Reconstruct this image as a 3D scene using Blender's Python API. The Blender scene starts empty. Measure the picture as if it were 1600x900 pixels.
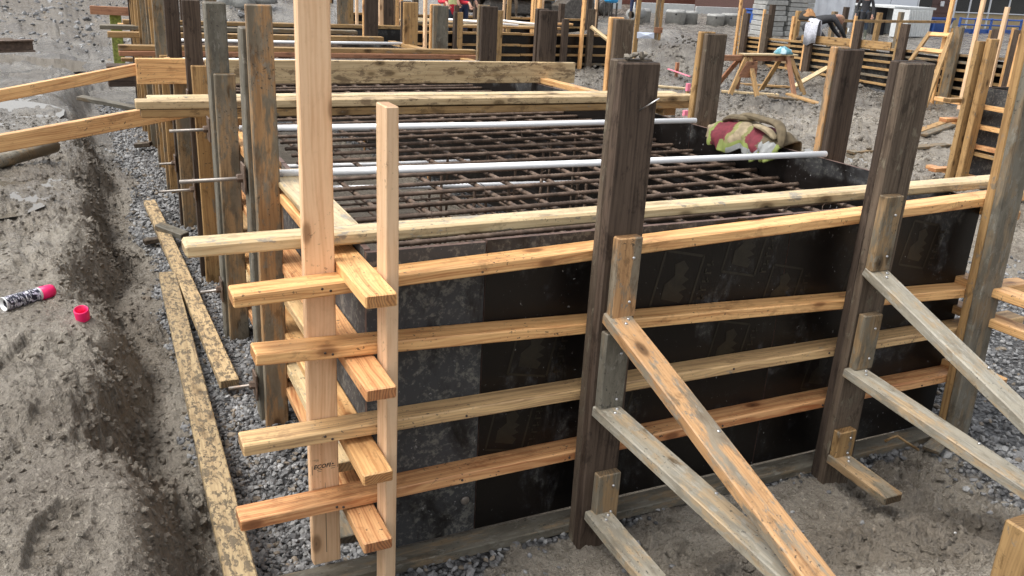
import bpy, bmesh, math, random
import numpy as np
from mathutils import Vector, Matrix, Euler
random.seed(7); RNG = np.random.default_rng(7)
scn = bpy.context.scene
COL = scn.collection
V = Vector

# ------------------------------------------------------------------ camera
cam_d = bpy.data.cameras.new('camera'); cam = bpy.data.objects.new('camera', cam_d); COL.objects.link(cam)
cam_d.sensor_width = 36.0; cam_d.lens = 31.10; cam_d.clip_start = 0.05; cam_d.clip_end = 2000
yaw, pit, rol = 0.457492, 0.349956, -0.0553939
cy, sy, cp, sp, cr, sr = math.cos(yaw), math.sin(yaw), math.cos(pit), math.sin(pit), math.cos(rol), math.sin(rol)
fw = V((sy*cp, cy*cp, -sp)); rt = V((cy, -sy, 0)); dn = fw.cross(rt)
rt, dn = cr*rt + sr*dn, -sr*rt + cr*dn
mat = Matrix((rt, -dn, -fw)).transposed().to_4x4(); mat.translation = V((-0.70, -2.40, 1.907))
cam.matrix_world = mat
scn.camera = cam

# ------------------------------------------------------------------ light: bright overcast
SUN_EL, SUN_AZ = math.radians(60), math.radians(278)      # azimuth clockwise from +Y
w = bpy.data.worlds.new('World'); scn.world = w; w.use_nodes = True
nt = w.node_tree; bg = nt.nodes['Background']
sky = nt.nodes.new('ShaderNodeTexSky'); sky.sky_type = 'NISHITA'; sky.sun_disc = False
sky.sun_elevation = SUN_EL; sky.sun_rotation = SUN_AZ
sky.air_density = 1.0; sky.dust_density = 4.0; sky.ozone_density = 1.0
hs = nt.nodes.new('ShaderNodeHueSaturation'); hs.inputs['Saturation'].default_value = 0.20
nt.links.new(sky.outputs[0], hs.inputs['Color']); nt.links.new(hs.outputs[0], bg.inputs['Color'])
bg.inputs['Strength'].default_value = 0.15
sun_d = bpy.data.lights.new('sun', 'SUN'); sun = bpy.data.objects.new('sun', sun_d); COL.objects.link(sun)
sun_d.energy = 1.2; sun_d.angle = math.radians(22); sun_d.color = (1.0, 0.97, 0.93)
sdir = V((math.sin(SUN_AZ)*math.cos(SUN_EL), math.cos(SUN_AZ)*math.cos(SUN_EL), math.sin(SUN_EL)))
sun.rotation_euler = sdir.to_track_quat('Z', 'Y').to_euler()
vs = scn.view_settings; vs.view_transform = 'Standard'; vs.look = 'None'; vs.gamma = 1.0; vs.use_curve_mapping = False
vs.exposure = 0.92

# ------------------------------------------------------------------ materials
class NT:
    def __init__(s, name):
        s.m = bpy.data.materials.new(name); s.m.use_nodes = True; s.t = s.m.node_tree
        s.b = s.t.nodes['Principled BSDF']
    def n(s, kind, **kw):
        nd = s.t.nodes.new('ShaderNode' + kind)
        for k, v in kw.items():
            if k in nd.inputs.keys(): s.put(nd.inputs[k], v)
            else: setattr(nd, k, v)
        return nd
    def put(s, sock, v):
        if isinstance(v, bpy.types.NodeSocket): s.t.links.new(v, sock)
        elif isinstance(v, bpy.types.Node): s.t.links.new(v.outputs[0], sock)
        else: sock.default_value = v
    def math(s, op, a, b=None, c=None):
        nd = s.n('Math', operation=op); s.put(nd.inputs[0], a)
        if b is not None: s.put(nd.inputs[1], b)
        if c is not None: s.put(nd.inputs[2], c)
        return nd.outputs[0]
    def vmul(s, vec, xyz):
        nd = s.n('VectorMath', operation='MULTIPLY'); s.put(nd.inputs[0], vec); s.put(nd.inputs[1], xyz); return nd.outputs[0]
    def vadd(s, vec, v2):
        nd = s.n('VectorMath', operation='ADD'); s.put(nd.inputs[0], vec); s.put(nd.inputs[1], v2); return nd.outputs[0]
    def mix(s, f, a, b, mode='MIX'):
        nd = s.n('MixRGB', blend_type=mode)
        s.put(nd.inputs[0], f)
        for i, c in ((1, a), (2, b)):
            s.put(nd.inputs[i], (*c, 1) if isinstance(c, tuple) and len(c) == 3 else c)
        return nd.outputs[0]
    def step(s, v, lo, hi):
        nd = s.n('MapRange', interpolation_type='SMOOTHSTEP'); s.put(nd.inputs[0], v)
        nd.inputs[1].default_value = lo; nd.inputs[2].default_value = hi; return nd.outputs[0]
    def noise(s, vec, scale, detail=3, rough=.55, dist=0):
        nd = s.n('TexNoise', Scale=scale, Detail=detail, Roughness=rough, Distortion=dist); s.put(nd.inputs['Vector'], vec); return nd.outputs[0]
    def bump(s, h, strength, dist=.01):
        nd = s.n('Bump', Strength=strength, Distance=dist); s.put(nd.inputs['Height'], h); s.put(s.b.inputs['Normal'], nd.outputs[0])
    def objvec(s):
        tc = s.n('TexCoord'); oi = s.n('ObjectInfo')
        r = s.math('MULTIPLY', oi.outputs['Random'], 37.0)
        r2 = s.math('FRACT', s.math('MULTIPLY', oi.outputs['Random'], 91.7))
        cx = s.n('CombineXYZ'); s.put(cx.inputs[0], r); s.put(cx.inputs[1], s.math('MULTIPLY_ADD', r2, .16, .03)); s.put(cx.inputs[2], s.math('MULTIPLY_ADD', s.math('FRACT', s.math('MULTIPLY', oi.outputs['Random'], 17.3)), .3, -.15))
        return s.vadd(tc.outputs['Object'], cx.outputs[0]), r2, tc

def wood(name, light, dark, mud=(.16, .135, .10), mud_amt=.25, ms=3.0, speck=.5, rough=.52, rings=22, knots=1, grain=.5, bump=.25, cover=None, stain=.5, spec=.3):
    M = NT(name); P, rnd, tc = M.objvec()
    d2 = tuple(c*.45 for c in dark)
    warp = M.n('VectorMath', operation='SCALE'); M.put(warp.inputs[0], M.n('TexNoise', Scale=2.2, Detail=3.0, Vector=M.vmul(P, (.7, 3, 3))).outputs['Color']); warp.inputs['Scale'].default_value = .085
    Q = M.vadd(M.vmul(P, (.05, 1, 1)), warp.outputs[0])
    def wave(sc, dist):
        wv = M.n('TexWave', wave_type='RINGS', rings_direction='X', Scale=sc, Distortion=dist, Detail=3.0); wv.inputs['Detail Scale'].default_value = 1.6; M.put(wv.inputs['Vector'], Q); return wv.outputs[0]
    broad = M.step(wave(rings*.5, 2.0), .1, 1.0); fine = M.step(wave(rings*1.7, 1.2), .2, .95)
    fib = M.noise(M.vmul(P, (3.0, 95, 95)), 1.0, 4, .65)
    streak = M.noise(M.vmul(P, (1.1, 34, 34)), 1.0, 5, .65)
    blot = M.noise(M.vmul(P, (2.2, 6, 6)), 2.0, 7, .68)
    g = M.math('MULTIPLY', broad, grain*.40)
    for v_, k_ in ((fine, .38*grain), (fib, 1.3), (streak, 1.3), (blot, 1.1)): g = M.math('ADD', g, M.math('MULTIPLY', M.math('SUBTRACT', v_, .5), k_))
    col = M.mix(M.n('Clamp', Value=M.math('ADD', g, .14)).outputs[0], light, dark)
    lines = M.math('MULTIPLY', M.step(M.noise(M.vmul(P, (.9, 62, 62)), 1.0, 4, .6), .60, .68), M.step(streak, .42, .6))     # dark resin lines and checks
    col = M.mix(M.math('MULTIPLY', lines, .25 + .4*stain), col, d2)
    if knots:
        vo = M.n('TexVoronoi', Scale=1.0, Randomness=1.0); M.put(vo.inputs['Vector'], M.vadd(M.vmul(P, (4.2, 9, 9)), warp.outputs[0]))
        kd = M.math('ADD', vo.outputs['Distance'], M.math('MULTIPLY', M.math('SUBTRACT', fib, .5), .05))
        col = M.mix(M.math('MULTIPLY', M.math('SUBTRACT', 1.0, M.step(kd, .08, .34)), .5), col, dark)
        ringk = M.math('MULTIPLY', M.math('SUBTRACT', 1.0, M.step(kd, .10, .19)), .8)
        col = M.mix(ringk, col, d2)
        col = M.mix(M.math('MULTIPLY', M.math('SUBTRACT', 1.0, M.step(kd, .03, .07)), .9), col, tuple(c*.3 for c in d2))
    col = M.mix(1.0, col, M.n('CombineColor', Red=M.math('MULTIPLY_ADD', rnd, .30, .85), Green=M.math('MULTIPLY_ADD', rnd, .26, .87), Blue=M.math('MULTIPLY_ADD', rnd, .22, .89)).outputs[0], 'MULTIPLY')
    if cover:                                   # dried cement film that covers part of the board
        cn = M.noise(M.vmul(P, (1.6, 7, 7)), 2.2, 8, .68)
        cm = M.step(cn, .5 - .25*cover[1], .60 - .22*cover[1])
        cc = M.mix(M.step(blot, .38, .62), tuple(c*.72 for c in cover[0]), tuple(min(1, c*1.22) for c in cover[0]))
        col = M.mix(M.math('MULTIPLY', cm, .90), col, cc)
    st = M.noise(M.vmul(P, (2.2, 5, 5)), 3.3, 9, .72, .4)                  # water and dirt stains
    col = M.mix(M.math('MULTIPLY', M.step(st, .53, .64), stain), col, d2)
    mn = M.noise(M.vmul(P, (3, 6, 6)), ms, 9, .70, .3)
    md = M.step(mn, .70 - .28*mud_amt, .77 - .28*mud_amt)
    mc = M.mix(M.step(fib, .35, .65), tuple(c*.7 for c in mud), tuple(min(1, c*1.25) for c in mud))
    col = M.mix(M.math('MULTIPLY', md, .85), col, mc)
    spn = M.noise(P, 75.0, 3, .6)
    spm = M.math('MULTIPLY', M.step(spn, .62, .67), M.step(M.noise(P, 5.0, 2), .46, .60))
    col = M.mix(M.math('MULTIPLY', spm, speck), col, tuple(c*.25 for c in mud))
    ex = M.n('SeparateXYZ'); M.put(ex.inputs[0], tc.outputs['Normal'])        # end grain soaks up water and stays darker
    eg = M.step(M.math('ABSOLUTE', ex.outputs[0]), .75, .9)
    col = M.mix(M.math('MULTIPLY', eg, .75), col, M.mix(M.step(fine, .2, .8), tuple(c*.95 for c in dark), d2))
    M.put(M.b.inputs['Base Color'], col); M.b.inputs['Specular IOR Level'].default_value = spec
    M.put(M.b.inputs['Roughness'], M.math('MULTIPLY_ADD', st, .4, rough - .2))
    h = M.math('ADD', M.math('MULTIPLY', M.math('ADD', fib, M.math('MULTIPLY', lines, -.8)), .7), M.math('ADD', M.math('MULTIPLY', md, .6), M.math('MULTIPLY', spm, .6)))
    M.bump(h, bump, .004)
    return M.m

def plain(name, col, rough=.6, metal=0, var=.25, scale=12, bump=.0, spec=None, dirt=None):
    M = NT(name); P, rnd, tc = M.objvec()
    n = M.noise(P, scale, 5, .6)
    c = M.mix(M.step(n, .3, .75), tuple(x*(1-var) for x in col), tuple(min(1, x*(1+var)) for x in col))
    if dirt: c = M.mix(M.math('MULTIPLY', M.step(M.noise(P, scale*.5, 7, .65), .52, .68), dirt[1]), c, dirt[0])
    M.put(M.b.inputs['Base Color'], c); M.b.inputs['Roughness'].default_value = rough; M.b.inputs['Metallic'].default_value = metal
    if bump: M.bump(n, bump, .006)
    return M.m

def ply(name, smear, glossy=.33):
    M = NT(name); P, rnd, tc = M.objvec()
    c = M.mix(M.noise(P, 3.0, 4), (.003, .003, .0032), (.010, .0072, .006))
    M.b.inputs['Specular IOR Level'].default_value = .30
    streak = M.noise(M.vmul(P, (14, .9, 14)), 1.6, 5, .65)
    film = M.noise(M.vmul(P, (1.3, .6, .7)), 3.6, 8, .68, .6)
    a = M.math('MULTIPLY', M.step(streak, .52, .74), M.step(film, .46, .64))
    c = M.mix(M.math('MULTIPLY', a, .62), c, (.088, .092, .105))
    scr = M.math('MULTIPLY', M.step(M.noise(M.vmul(P, (9, 9, 60)), 1.2, 5, .7, 1.5), .66, .74), M.step(film, .40, .6)); c = M.mix(M.math('MULTIPLY', scr, .4), c, (.16, .165, .18))
    sx = M.n('SeparateXYZ'); M.put(sx.inputs[0], tc.outputs['Object'])
    rim = M.math('MULTIPLY', M.step(sx.outputs[2], .39, .50), M.step(sx.outputs[1], -5, -4.9))
    fm = M.step(M.math('ADD', film, M.math('MULTIPLY', rim, .16)), .66 - .3*smear, .84 - .3*smear)
    c = M.mix(M.math('MULTIPLY', fm, .35 + .5*smear), c, (.060, .061, .063))
    blot = M.noise(P, 16.0, 5, .7, 1.2)
    c = M.mix(M.math('MULTIPLY', M.math('MULTIPLY', M.step(M.math('ADD', M.math('MULTIPLY', blot, .5), M.math('MULTIPLY', M.noise(P, 48.0, 6, .75), .5)), .49, .60), fm), .35 + .4*smear), c, (.185, .18, .155))
    sp = M.math('MULTIPLY', M.step(M.noise(P, 62.0, 3, .6), .66, .72), M.step(M.noise(P, 4.0, 2), .42, .62))
    c = M.mix(M.math('MULTIPLY', sp, .7), c, (.34, .34, .34))
    M.put(M.b.inputs['Base Color'], c)
    M.put(M.b.inputs['Roughness'], M.math('ADD', M.math('MULTIPLY', M.math('MAXIMUM', fm, sp), .35), M.math('MULTIPLY_ADD', streak, .2, glossy - .1)))
    M.bump(M.math('ADD', M.math('MULTIPLY', blot, .5), sp), .12, .003)
    return M.m

MUD = (.165, .142, .115)
W = dict(
    fir    = wood('fresh_fir', (.76, .455, .195), (.42, .18, .060), mud_amt=.14, speck=.9, rings=24, grain=.9, rough=.46, stain=.42, spec=.45),
    firred = wood('fresh_red_fir', (.72, .40, .18), (.38, .135, .048), mud_amt=.14, speck=.9, rings=20, grain=1.0, rough=.44, stain=.40, spec=.45),
    firgrey= wood('greyed_fir', (.69, .46, .225), (.31, .185, .09), mud=(.27,.235,.18), mud_amt=.28, ms=4.0, speck=.8, rings=20, grain=.9, stain=.45, spec=.45),
    spruce = wood('pale_spruce', (.74, .51, .315), (.54, .31, .16), mud_amt=.0, speck=.45, rings=16, grain=.6, stain=.10),
    pale   = wood('pale_weathered_pine', (.70, .54, .31), (.36, .24, .115), mud=(.27, .25, .21), mud_amt=.5, ms=4.0, speck=.8, rings=18, grain=.6, rough=.40, stain=.45, spec=.5),
    stained= wood('water_stained_plank', (.62, .46, .26), (.33, .21, .095), mud=(.185, .125, .07), mud_amt=.62, ms=3.2, speck=.8, rings=18, grain=.6, stain=.55, spec=.3),
    tan    = wood('old_form_board', (.40, .25, .110), (.17, .095, .04), mud=(.17, .15, .118), mud_amt=.45, ms=4.0, speck=.8, rings=18, stain=.6, spec=.2),
    orange = wood('stained_form_board', (.42, .25, .12), (.19, .10, .045), mud=(.21, .185, .145), mud_amt=.5, ms=5.5, speck=.8, rings=18, cover=((.185, .165, .125), .12), stain=.5, spec=.25),
    cement = wood('cement_coated_board', (.24, .185, .12), (.10, .072, .045), mud=(.19, .178, .148), mud_amt=.6, ms=5.0, speck=.8, rings=14, knots=0, cover=((.138, .130, .106), .40), stain=.4, spec=.2),
    greytan= wood('grey_brown_board', (.30, .205, .112), (.12, .078, .042), mud=(.18, .16, .122), mud_amt=.55, ms=4.5, speck=.8, rings=16, cover=((.15, .134, .102), .22), stain=.5, spec=.2),
    greytop= wood('cement_splashed_lit_brace', (.40, .30, .185), (.18, .125, .07), mud=(.29, .27, .222), mud_amt=.7, ms=5.0, speck=.9, rings=16, cover=((.25, .232, .186), .35), stain=.4, spec=.3),  # lighter cement grey than upright boards: light on brace tops put into colour
    dark   = wood('dark_creosoted_board', (.090, .066, .050), (.018, .0125, .010), mud=(.14, .115, .085), mud_amt=.15, speck=.35, rings=14, knots=0, rough=.6, bump=.6, stain=.5, spec=.12),
    darkmud= wood('dark_muddy_board', (.128, .098, .072), (.030, .0215, .0165), mud=(.17, .145, .105), mud_amt=.5, ms=4.5, speck=.5, rings=14, knots=0, bump=.6, stain=.5, spec=.12),
    red    = wood('red_brown_board', (.36, .18, .10), (.18, .075, .042), mud_amt=.3, speck=.5, rings=16),
    muddy  = wood('mud_splashed_plank', (.50, .37, .205), (.25, .165, .085), mud=(.105, .085, .060), mud_amt=.74, ms=9.5, speck=1.0, rings=18, bump=.6),
)
PLY = ply('black_film_plywood', .25); PLYS = ply('cement_smeared_plywood', 1.0, .45)
PLYM = ply('scuffed_film_plywood', .42, .34)
PLYEDGE = plain('plywood_edge', (.12, .075, .06), .7, var=.35, scale=40)
PVC = plain('white_pvc', (.93, .94, .95), .5, var=.03, scale=5, dirt=((.62, .59, .52), .25))
RUST = plain('rusty_rebar', (.125, .083, .058), .62, .15, var=.45, scale=22, bump=.3, dirt=((.19, .15, .115), .6))
STEEL = plain('dull_steel', (.30, .27, .24), .45, .7, var=.3, scale=25, dirt=((.16, .09, .05), .8))
NAIL = plain('nail_head', (.55, .55, .55), .35, .9)
CONC = plain('cast_concrete', (.34, .34, .325), .85, var=.2, scale=9, bump=.25, dirt=((.2, .195, .18), .6))
INK = plain('black_ink', (.02, .018, .018), .7)
STAMP = plain('brown_film_print', (.0130, .0102, .0058), .36, var=.4, scale=30)

# ------------------------------------------------------------------ mesh helpers
def mesh_obj(name, verts, faces, mats, parent=None, smooth=False, midx=None, loc=None):
    me = bpy.data.meshes.new(name); me.from_pydata([tuple(v) for v in verts], [], faces)
    for m in (mats if isinstance(mats, (list, tuple)) else [mats]): me.materials.append(m)
    if midx is not None: me.polygons.foreach_set('material_index', midx)
    if smooth: me.polygons.foreach_set('use_smooth', [True]*len(me.polygons))
    me.update()
    return link(name, me, parent, loc)
def link(name, me, parent=None, loc=None):
    o = bpy.data.objects.new(name, me); COL.objects.link(o)
    if loc is not None: o.location = loc
    if parent is not None: adopt(o, parent)
    return o
def world(o):
    m = o.matrix_basis.copy()
    if o.parent: m = world(o.parent) @ o.matrix_parent_inverse @ m
    return m
def adopt(o, p):
    o.parent = p; o.matrix_parent_inverse = world(p).inverted()
def tag(o, label=None, cat=None, group=None, kind=None):
    if label: o['label'] = label
    if cat: o['category'] = cat
    if group: o['group'] = group
    if kind: o['kind'] = kind
    return o
def thing(name, loc, label, cat, group=None):
    o = bpy.data.objects.new(name, None); COL.objects.link(o); o.location = loc; o.empty_display_size = .1
    return tag(o, label, cat, group)
def frame(p0, p1, n):
    x = (p1 - p0).normalized(); z = V(n) - x*V(n).dot(x); z.normalize(); y = z.cross(x)
    m = Matrix((x, y, z)).transposed().to_4x4(); m.translation = (p0 + p1)/2
    return m
def board_mesh(L, w, t, c=.003, seg=None, rough=1.0, taper=1.0):
    c = min(c, t*.3, w*.3); seg = seg if seg is not None else max(1, min(7, int(L/.35)))
    xs = [-L/2, -L/2 + c] + [-L/2 + c + (L - 2*c)*i/seg for i in range(1, seg)] + [L/2 - c, L/2]
    vs, fs = [], []
    bow, crook = random.uniform(-1, 1)*.0018*L*rough, random.uniform(-1, 1)*.0018*L*rough
    n = len(xs)
    for i, x in enumerate(xs):
        q = 1 - (2*x/L)**2; oy, oz = crook*q, bow*q
        ins = c if i in (0, n - 1) else 0
        a, b, cc = w/2 - ins, t/2 - ins, max(c - ins, c*.35)
        for (u, v) in ((a, b - cc), (a - cc, b), (-a + cc, b), (-a, b - cc), (-a, -b + cc), (-a + cc, -b), (a - cc, -b), (a, -b + cc)):
            j = .0007*rough
            vs.append((x, u + oy + random.uniform(-j, j), v + oz + random.uniform(-j, j)))
    for i in range(n - 1):
        for k in range(8):
            a, b = i*8 + k, i*8 + (k + 1) % 8
            fs.append((a, a + 8, b + 8, b))
    fs.append(tuple(range(8))); fs.append(tuple(reversed(range((n - 1)*8, n*8))))
    return vs, fs
def board(name, p0, p1, w, t, n, m, parent=None, c=.003, seg=None, rough=1.0, label=None, cat=None, group=None):
    """one board from p0 to p1: w across, t along n (n = direction of the broad face)"""
    p0, p1 = V(p0), V(p1); L = (p1 - p0).length
    vs, fs = board_mesh(L, w, t, c, seg, rough)
    o = mesh_obj(name, vs, fs, W[m] if isinstance(m, str) else m)
    o.matrix_world = o.matrix_basis = frame(p0, p1, n)
    if parent is not None: adopt(o, parent)
    return tag(o, label, cat, group)
def box(name, lo, hi, m, parent=None, c=.003, rough=1.0, label=None, cat=None, group=None, axis=None, seg=None):
    """axis-aligned board given by its two corners; grain runs along the longest side"""
    lo, hi = V(lo), V(hi); d = hi - lo; mid = (lo + hi)/2
    a = axis if axis is not None else max(range(3), key=lambda i: d[i])
    others = [i for i in range(3) if i != a]; others.sort(key=lambda i: d[i])
    e = [V((1, 0, 0)), V((0, 1, 0)), V((0, 0, 1))]
    p0, p1 = mid - e[a]*d[a]/2, mid + e[a]*d[a]/2
    return board(name, p0, p1, d[others[1]], d[others[0]], e[others[0]], m, parent, c, seg, rough, label, cat, group)
def tube_mesh(path, r, sides=10, caps=True):
    vs, fs = [], []; pts = [V(p) for p in path]; n = len(pts)
    rs = r if isinstance(r, (list, tuple)) else [r]*n
    up = V((0, 0, 1)); prev = None
    for i, p in enumerate(pts):
        d = (pts[min(i + 1, n - 1)] - pts[max(i - 1, 0)]).normalized()
        if prev is None:
            a = d.cross(up if abs(d.z) < .9 else V((1, 0, 0))).normalized()
        else: a = (prev - d*prev.dot(d)).normalized()
        prev = a; b = d.cross(a)
        for k in range(sides):
            t = 2*math.pi*k/sides; vs.append(p + (a*math.cos(t) + b*math.sin(t))*rs[i])
    for i in range(n - 1):
        for k in range(sides):
            a, b = i*sides + k, i*sides + (k + 1) % sides; fs.append((a, b, b + sides, a + sides))
    if caps: fs.append(tuple(reversed(range(sides)))); fs.append(tuple(range((n - 1)*sides, n*sides)))
    return vs, fs
def tube(name, path, r, m, parent=None, sides=10, label=None, cat=None, group=None, smooth=True, caps=True):
    vs, fs = tube_mesh(path, r, sides, caps); c = sum((V(p) for p in path), V())/len(path)
    o = mesh_obj(name, [v - c for v in vs], fs, m, None, smooth, loc=c)
    if parent is not None: adopt(o, parent)
    return tag(o, label, cat, group)
def lathe(name, prof, m, parent=None, loc=(0, 0, 0), rot=None, sides=24, smooth=True, midx=None):
    vs, fs = [], []; mi = []
    for (r, z) in prof:
        for k in range(sides):
            t = 2*math.pi*k/sides; vs.append((r*math.cos(t), r*math.sin(t), z))
    for i in range(len(prof) - 1):
        for k in range(sides):
            a, b = i*sides + k, i*sides + (k + 1) % sides; fs.append((a, b, b + sides, a + sides)); mi.append(midx[i] if midx else 0)
    o = mesh_obj(name, vs, fs, m, None, smooth, mi)
    mm = Matrix.Translation(V(loc)) @ (rot.to_4x4() if rot is not None else Matrix())
    o.matrix_basis = mm
    if parent is not None: adopt(o, parent)
    return o
def text_mesh(body, size, shear=0):
    cu = bpy.data.curves.new('lettering', 'FONT'); cu.body = body; cu.size = size; cu.shear = shear; cu.extrude = 0; cu.resolution_u = 2; cu.offset = .0007
    o = bpy.data.objects.new('lettering', cu); COL.objects.link(o)
    me = bpy.data.meshes.new_from_object(o.evaluated_get(bpy.context.evaluated_depsgraph_get()))
    bpy.data.objects.remove(o); return me
ICO = None
def ico():
    global ICO
    if ICO is None:
        bm = bmesh.new(); bmesh.ops.create_icosphere(bm, subdivisions=1, radius=1.0)
        ICO = (np.array([v.co for v in bm.verts]), np.array([[v.index for v in f.verts] for f in bm.faces])); bm.free()
    return ICO
def stones(name, P, S, mats, mi, flat=.7, jit=.28):
    """many crushed stones in one mesh: P centres, S radii"""
    v0, f0 = ico(); n = len(P); k = len(v0)
    q = RNG.normal(size=(n, 4)); q /= np.linalg.norm(q, axis=1)[:, None]
    a, b, c, d = q.T
    R = np.stack([np.stack([1-2*(c*c+d*d), 2*(b*c-a*d), 2*(b*d+a*c)], -1), np.stack([2*(b*c+a*d), 1-2*(b*b+d*d), 2*(c*d-a*b)], -1), np.stack([2*(b*d-a*c), 2*(c*d+a*b), 1-2*(b*b+c*c)], -1)], 1)
    sc = np.stack([RNG.uniform(.85, 1.25, n), RNG.uniform(.65, 1.0, n), RNG.uniform(.45, .85, n)], -1)
    loc = v0[None]*(1 + RNG.uniform(-jit, jit, (n, k, 1)))*sc[:, None, :]
    vv = np.einsum('nij,nkj->nki', R, loc)*S[:, None, None]; vv[:, :, 2] *= flat + .3*RNG.random((n, 1)); vv += P[:, None, :]
    ff = (f0[None] + (np.arange(n)*k)[:, None, None]).reshape(-1, 3)
    return raw_mesh(name, vv.reshape(-1, 3), ff, mats, np.repeat(mi, len(f0)))
def raw_mesh(name, v, f, mats, mi=None, smooth=False):
    me = bpy.data.meshes.new(name); nv, nf, k = len(v), len(f), f.shape[1]
    me.vertices.add(nv); me.loops.add(nf*k); me.polygons.add(nf)
    me.vertices.foreach_set('co', np.ascontiguousarray(v, dtype=np.float32).ravel())
    me.loops.foreach_set('vertex_index', np.ascontiguousarray(f, dtype=np.int32).ravel())
    me.polygons.foreach_set('loop_start', np.arange(0, nf*k, k, dtype=np.int32))
    for m in mats: me.materials.append(m)
    if mi is not None: me.polygons.foreach_set('material_index', np.asarray(mi, dtype=np.int32))
    me.polygons.foreach_set('use_smooth', np.full(nf, smooth))
    me.update(calc_edges=True)
    return link(name, me)

# ------------------------------------------------------------------ ground
def vnoise(x, y, seed=0):
    xi, yi = np.floor(x).astype(np.int64), np.floor(y).astype(np.int64); fx, fy = x - xi, y - yi
    fx = fx*fx*fx*(fx*(fx*6 - 15) + 10); fy = fy*fy*fy*(fy*(fy*6 - 15) + 10)
    def h(i, j):
        n = (i*374761393 + j*668265263 + seed*1442695041) & 0xffffffff
        n = ((n ^ (n >> 13))*1274126177) & 0xffffffff
        n = ((n ^ (n >> 16))*2246822519) & 0xffffffff
        return ((n ^ (n >> 15)) & 0xffffff)/float(0xffffff)
    a, b, c, d = h(xi, yi), h(xi + 1, yi), h(xi, yi + 1), h(xi + 1, yi + 1)
    return (a*(1 - fx) + b*fx)*(1 - fy) + (c*(1 - fx) + d*fx)*fy - .5
def fbm(x, y, f, oct=4, seed=0, gain=.5, ridge=False, billow=False):
    s, a = 0, 1.0
    for i in range(oct):
        n = vnoise(x*f + 17.3*i, y*f - 9.1*i, seed + i)
        s = s + a*((.25 - np.abs(n)) if ridge else (np.abs(n) - .12) if billow else n); a *= gain; f *= 2.03
    return s
def sst(e0, e1, x):
    t = np.clip((x - e0)/(e1 - e0), 0, 1); return t*t*(3 - 2*t)
BOOTS = None
def terrain(x, y, fine=True):
    """returns height, gravel weight, weight of wet soil with painted slope shade, mud-smoothness"""
    dist = np.hypot(x + .7, y + 2.4)
    wob = .09*fbm(x*0 + 3.1, y, 1.3, 3, 5) + .12*fbm(x, y, 2.2, 3, 6)
    toe = -.455 - .008*y + wob
    bw = .40 + .1*vnoise(y*1.1, y*0 + 2.2, 9)
    s = sst(0, 1, (toe - x)/bw)
    far = 1 - sst(7.5, 14, y)
    left = s*(.46*far + .1*(1 - far))
    floor = .135*sst(.05, .95, y)*sst(.6, -.1, x)*(1 - sst(8, 12, y))
    ftoe = -.40 - .35*sst(1.9, 2.6, x) + .10*fbm(x, y, 1.7, 3, 11)
    fr = sst(0, 1, (ftoe - y)/1.25)*sst(-.25, .5, x + .25*fbm(x, y, 2, 2, 3))
    front = .42*fr + .06*sst(.0, .25, (ftoe + .12 - y))*sst(.3, .8, x)
    h = np.maximum(np.maximum(left, floor), front)
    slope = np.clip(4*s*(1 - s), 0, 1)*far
    und = (.10*fbm(x, y, .23, 3, 21))*sst(3.0, 9.0, np.abs(y - 1) + .6*np.abs(x - 1))
    h = h + und
    heap = lambda cx, cy, r, a: a*np.exp(-((x - cx)**2 + (y - cy)**2)/r**2)
    h = h + heap(10.9, 13.6, .75, .50) + heap(12.6, 17.5, 2.6, .55) + heap(-2.5, 31, 6.5, 2.6) + heap(1.2, 36, 5, 2.6) + heap(.5, 27, 2.2, .7) + heap(12.5, 12.2, .8, .16)
    clod = np.clip(dist/2.5, .8, 8)
    grav = np.clip(sst(-.02, .10, x - toe)*sst(.15, .02, front), 0, 1)*sst(11, 8, y)
    grav = grav*(1 - sst(-.02, -.16, y + .16*fbm(x, y, 2.3, 3, 43))*sst(.15, .5, x)*(1 - sst(2.3, 2.75, x - .3*(y + .3))))
    mudright = sst(2.9, 3.7, x + .5*fbm(x, y, .9, 3, 41))*sst(.6, 2.2, y + 0*x)
    grav = grav*(1 - mudright)*(1 - sst(5.2, 6.0, x))
    rough = 1 - grav*.75
    def lumps(f, o, sd, g=.55): return fbm(x + .05*fbm(x, y, f, 2, sd + 50), y + .05*fbm(x, y, f, 2, sd + 60), f, o, sd, g, False, True)
    a = .075*fbm(x, y, 2.4, 3, 31) + .085*lumps(4.2, 3, 32) + .075*lumps(10, 3, 33) + .045*lumps(23, 3, 34, .6) + .018*fbm(x, y, 60, 2, 37) + .20*sst(6, 16, dist)*fbm(x, y, 1.1, 4, 36, .55, True)
    patch = .42 + .75*sst(-.12, .18, fbm(x, y, 1.3, 3, 44))                 # trampled smooth against churned
    h = h + rough*(a - .05)*patch*(.70 + .55*slope + .22*np.clip(dist/8, 0, 1.6))
    h = h + slope*(.045*lumps(6.0, 3, 35, .6))
    if BOOTS is not None:
        for (bx, by, ba) in BOOTS:                                          # boot prints pressed into the mud
            u = (x - bx)*math.cos(ba) + (y - by)*math.sin(ba); q = -(x - bx)*math.sin(ba) + (y - by)*math.cos(ba)
            wdt = .047 + .012*np.cos(u*16); e = np.maximum(np.abs(u)/.145, np.abs(q)/wdt)
            m = sst(1.12, .85, e); tread = .004*np.sign(np.sin(u*120)); rimr = sst(.95, 1.15, e)*sst(1.6, 1.2, e)
            h = h - m*(.026 - tread)*(1 - grav) + rimr*.012*(1 - grav); h = h - m*(rough*(a - .05)*patch*.45)
    pit = sst(0, .02, x)*sst(0, .02, y)*sst(2.62, 2.6, x + .085*y)*sst(8.22, 8.2, y)
    h = h - .16*pit; grav = grav*(1 - pit); slope = np.maximum(slope, pit*1.0)
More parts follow.
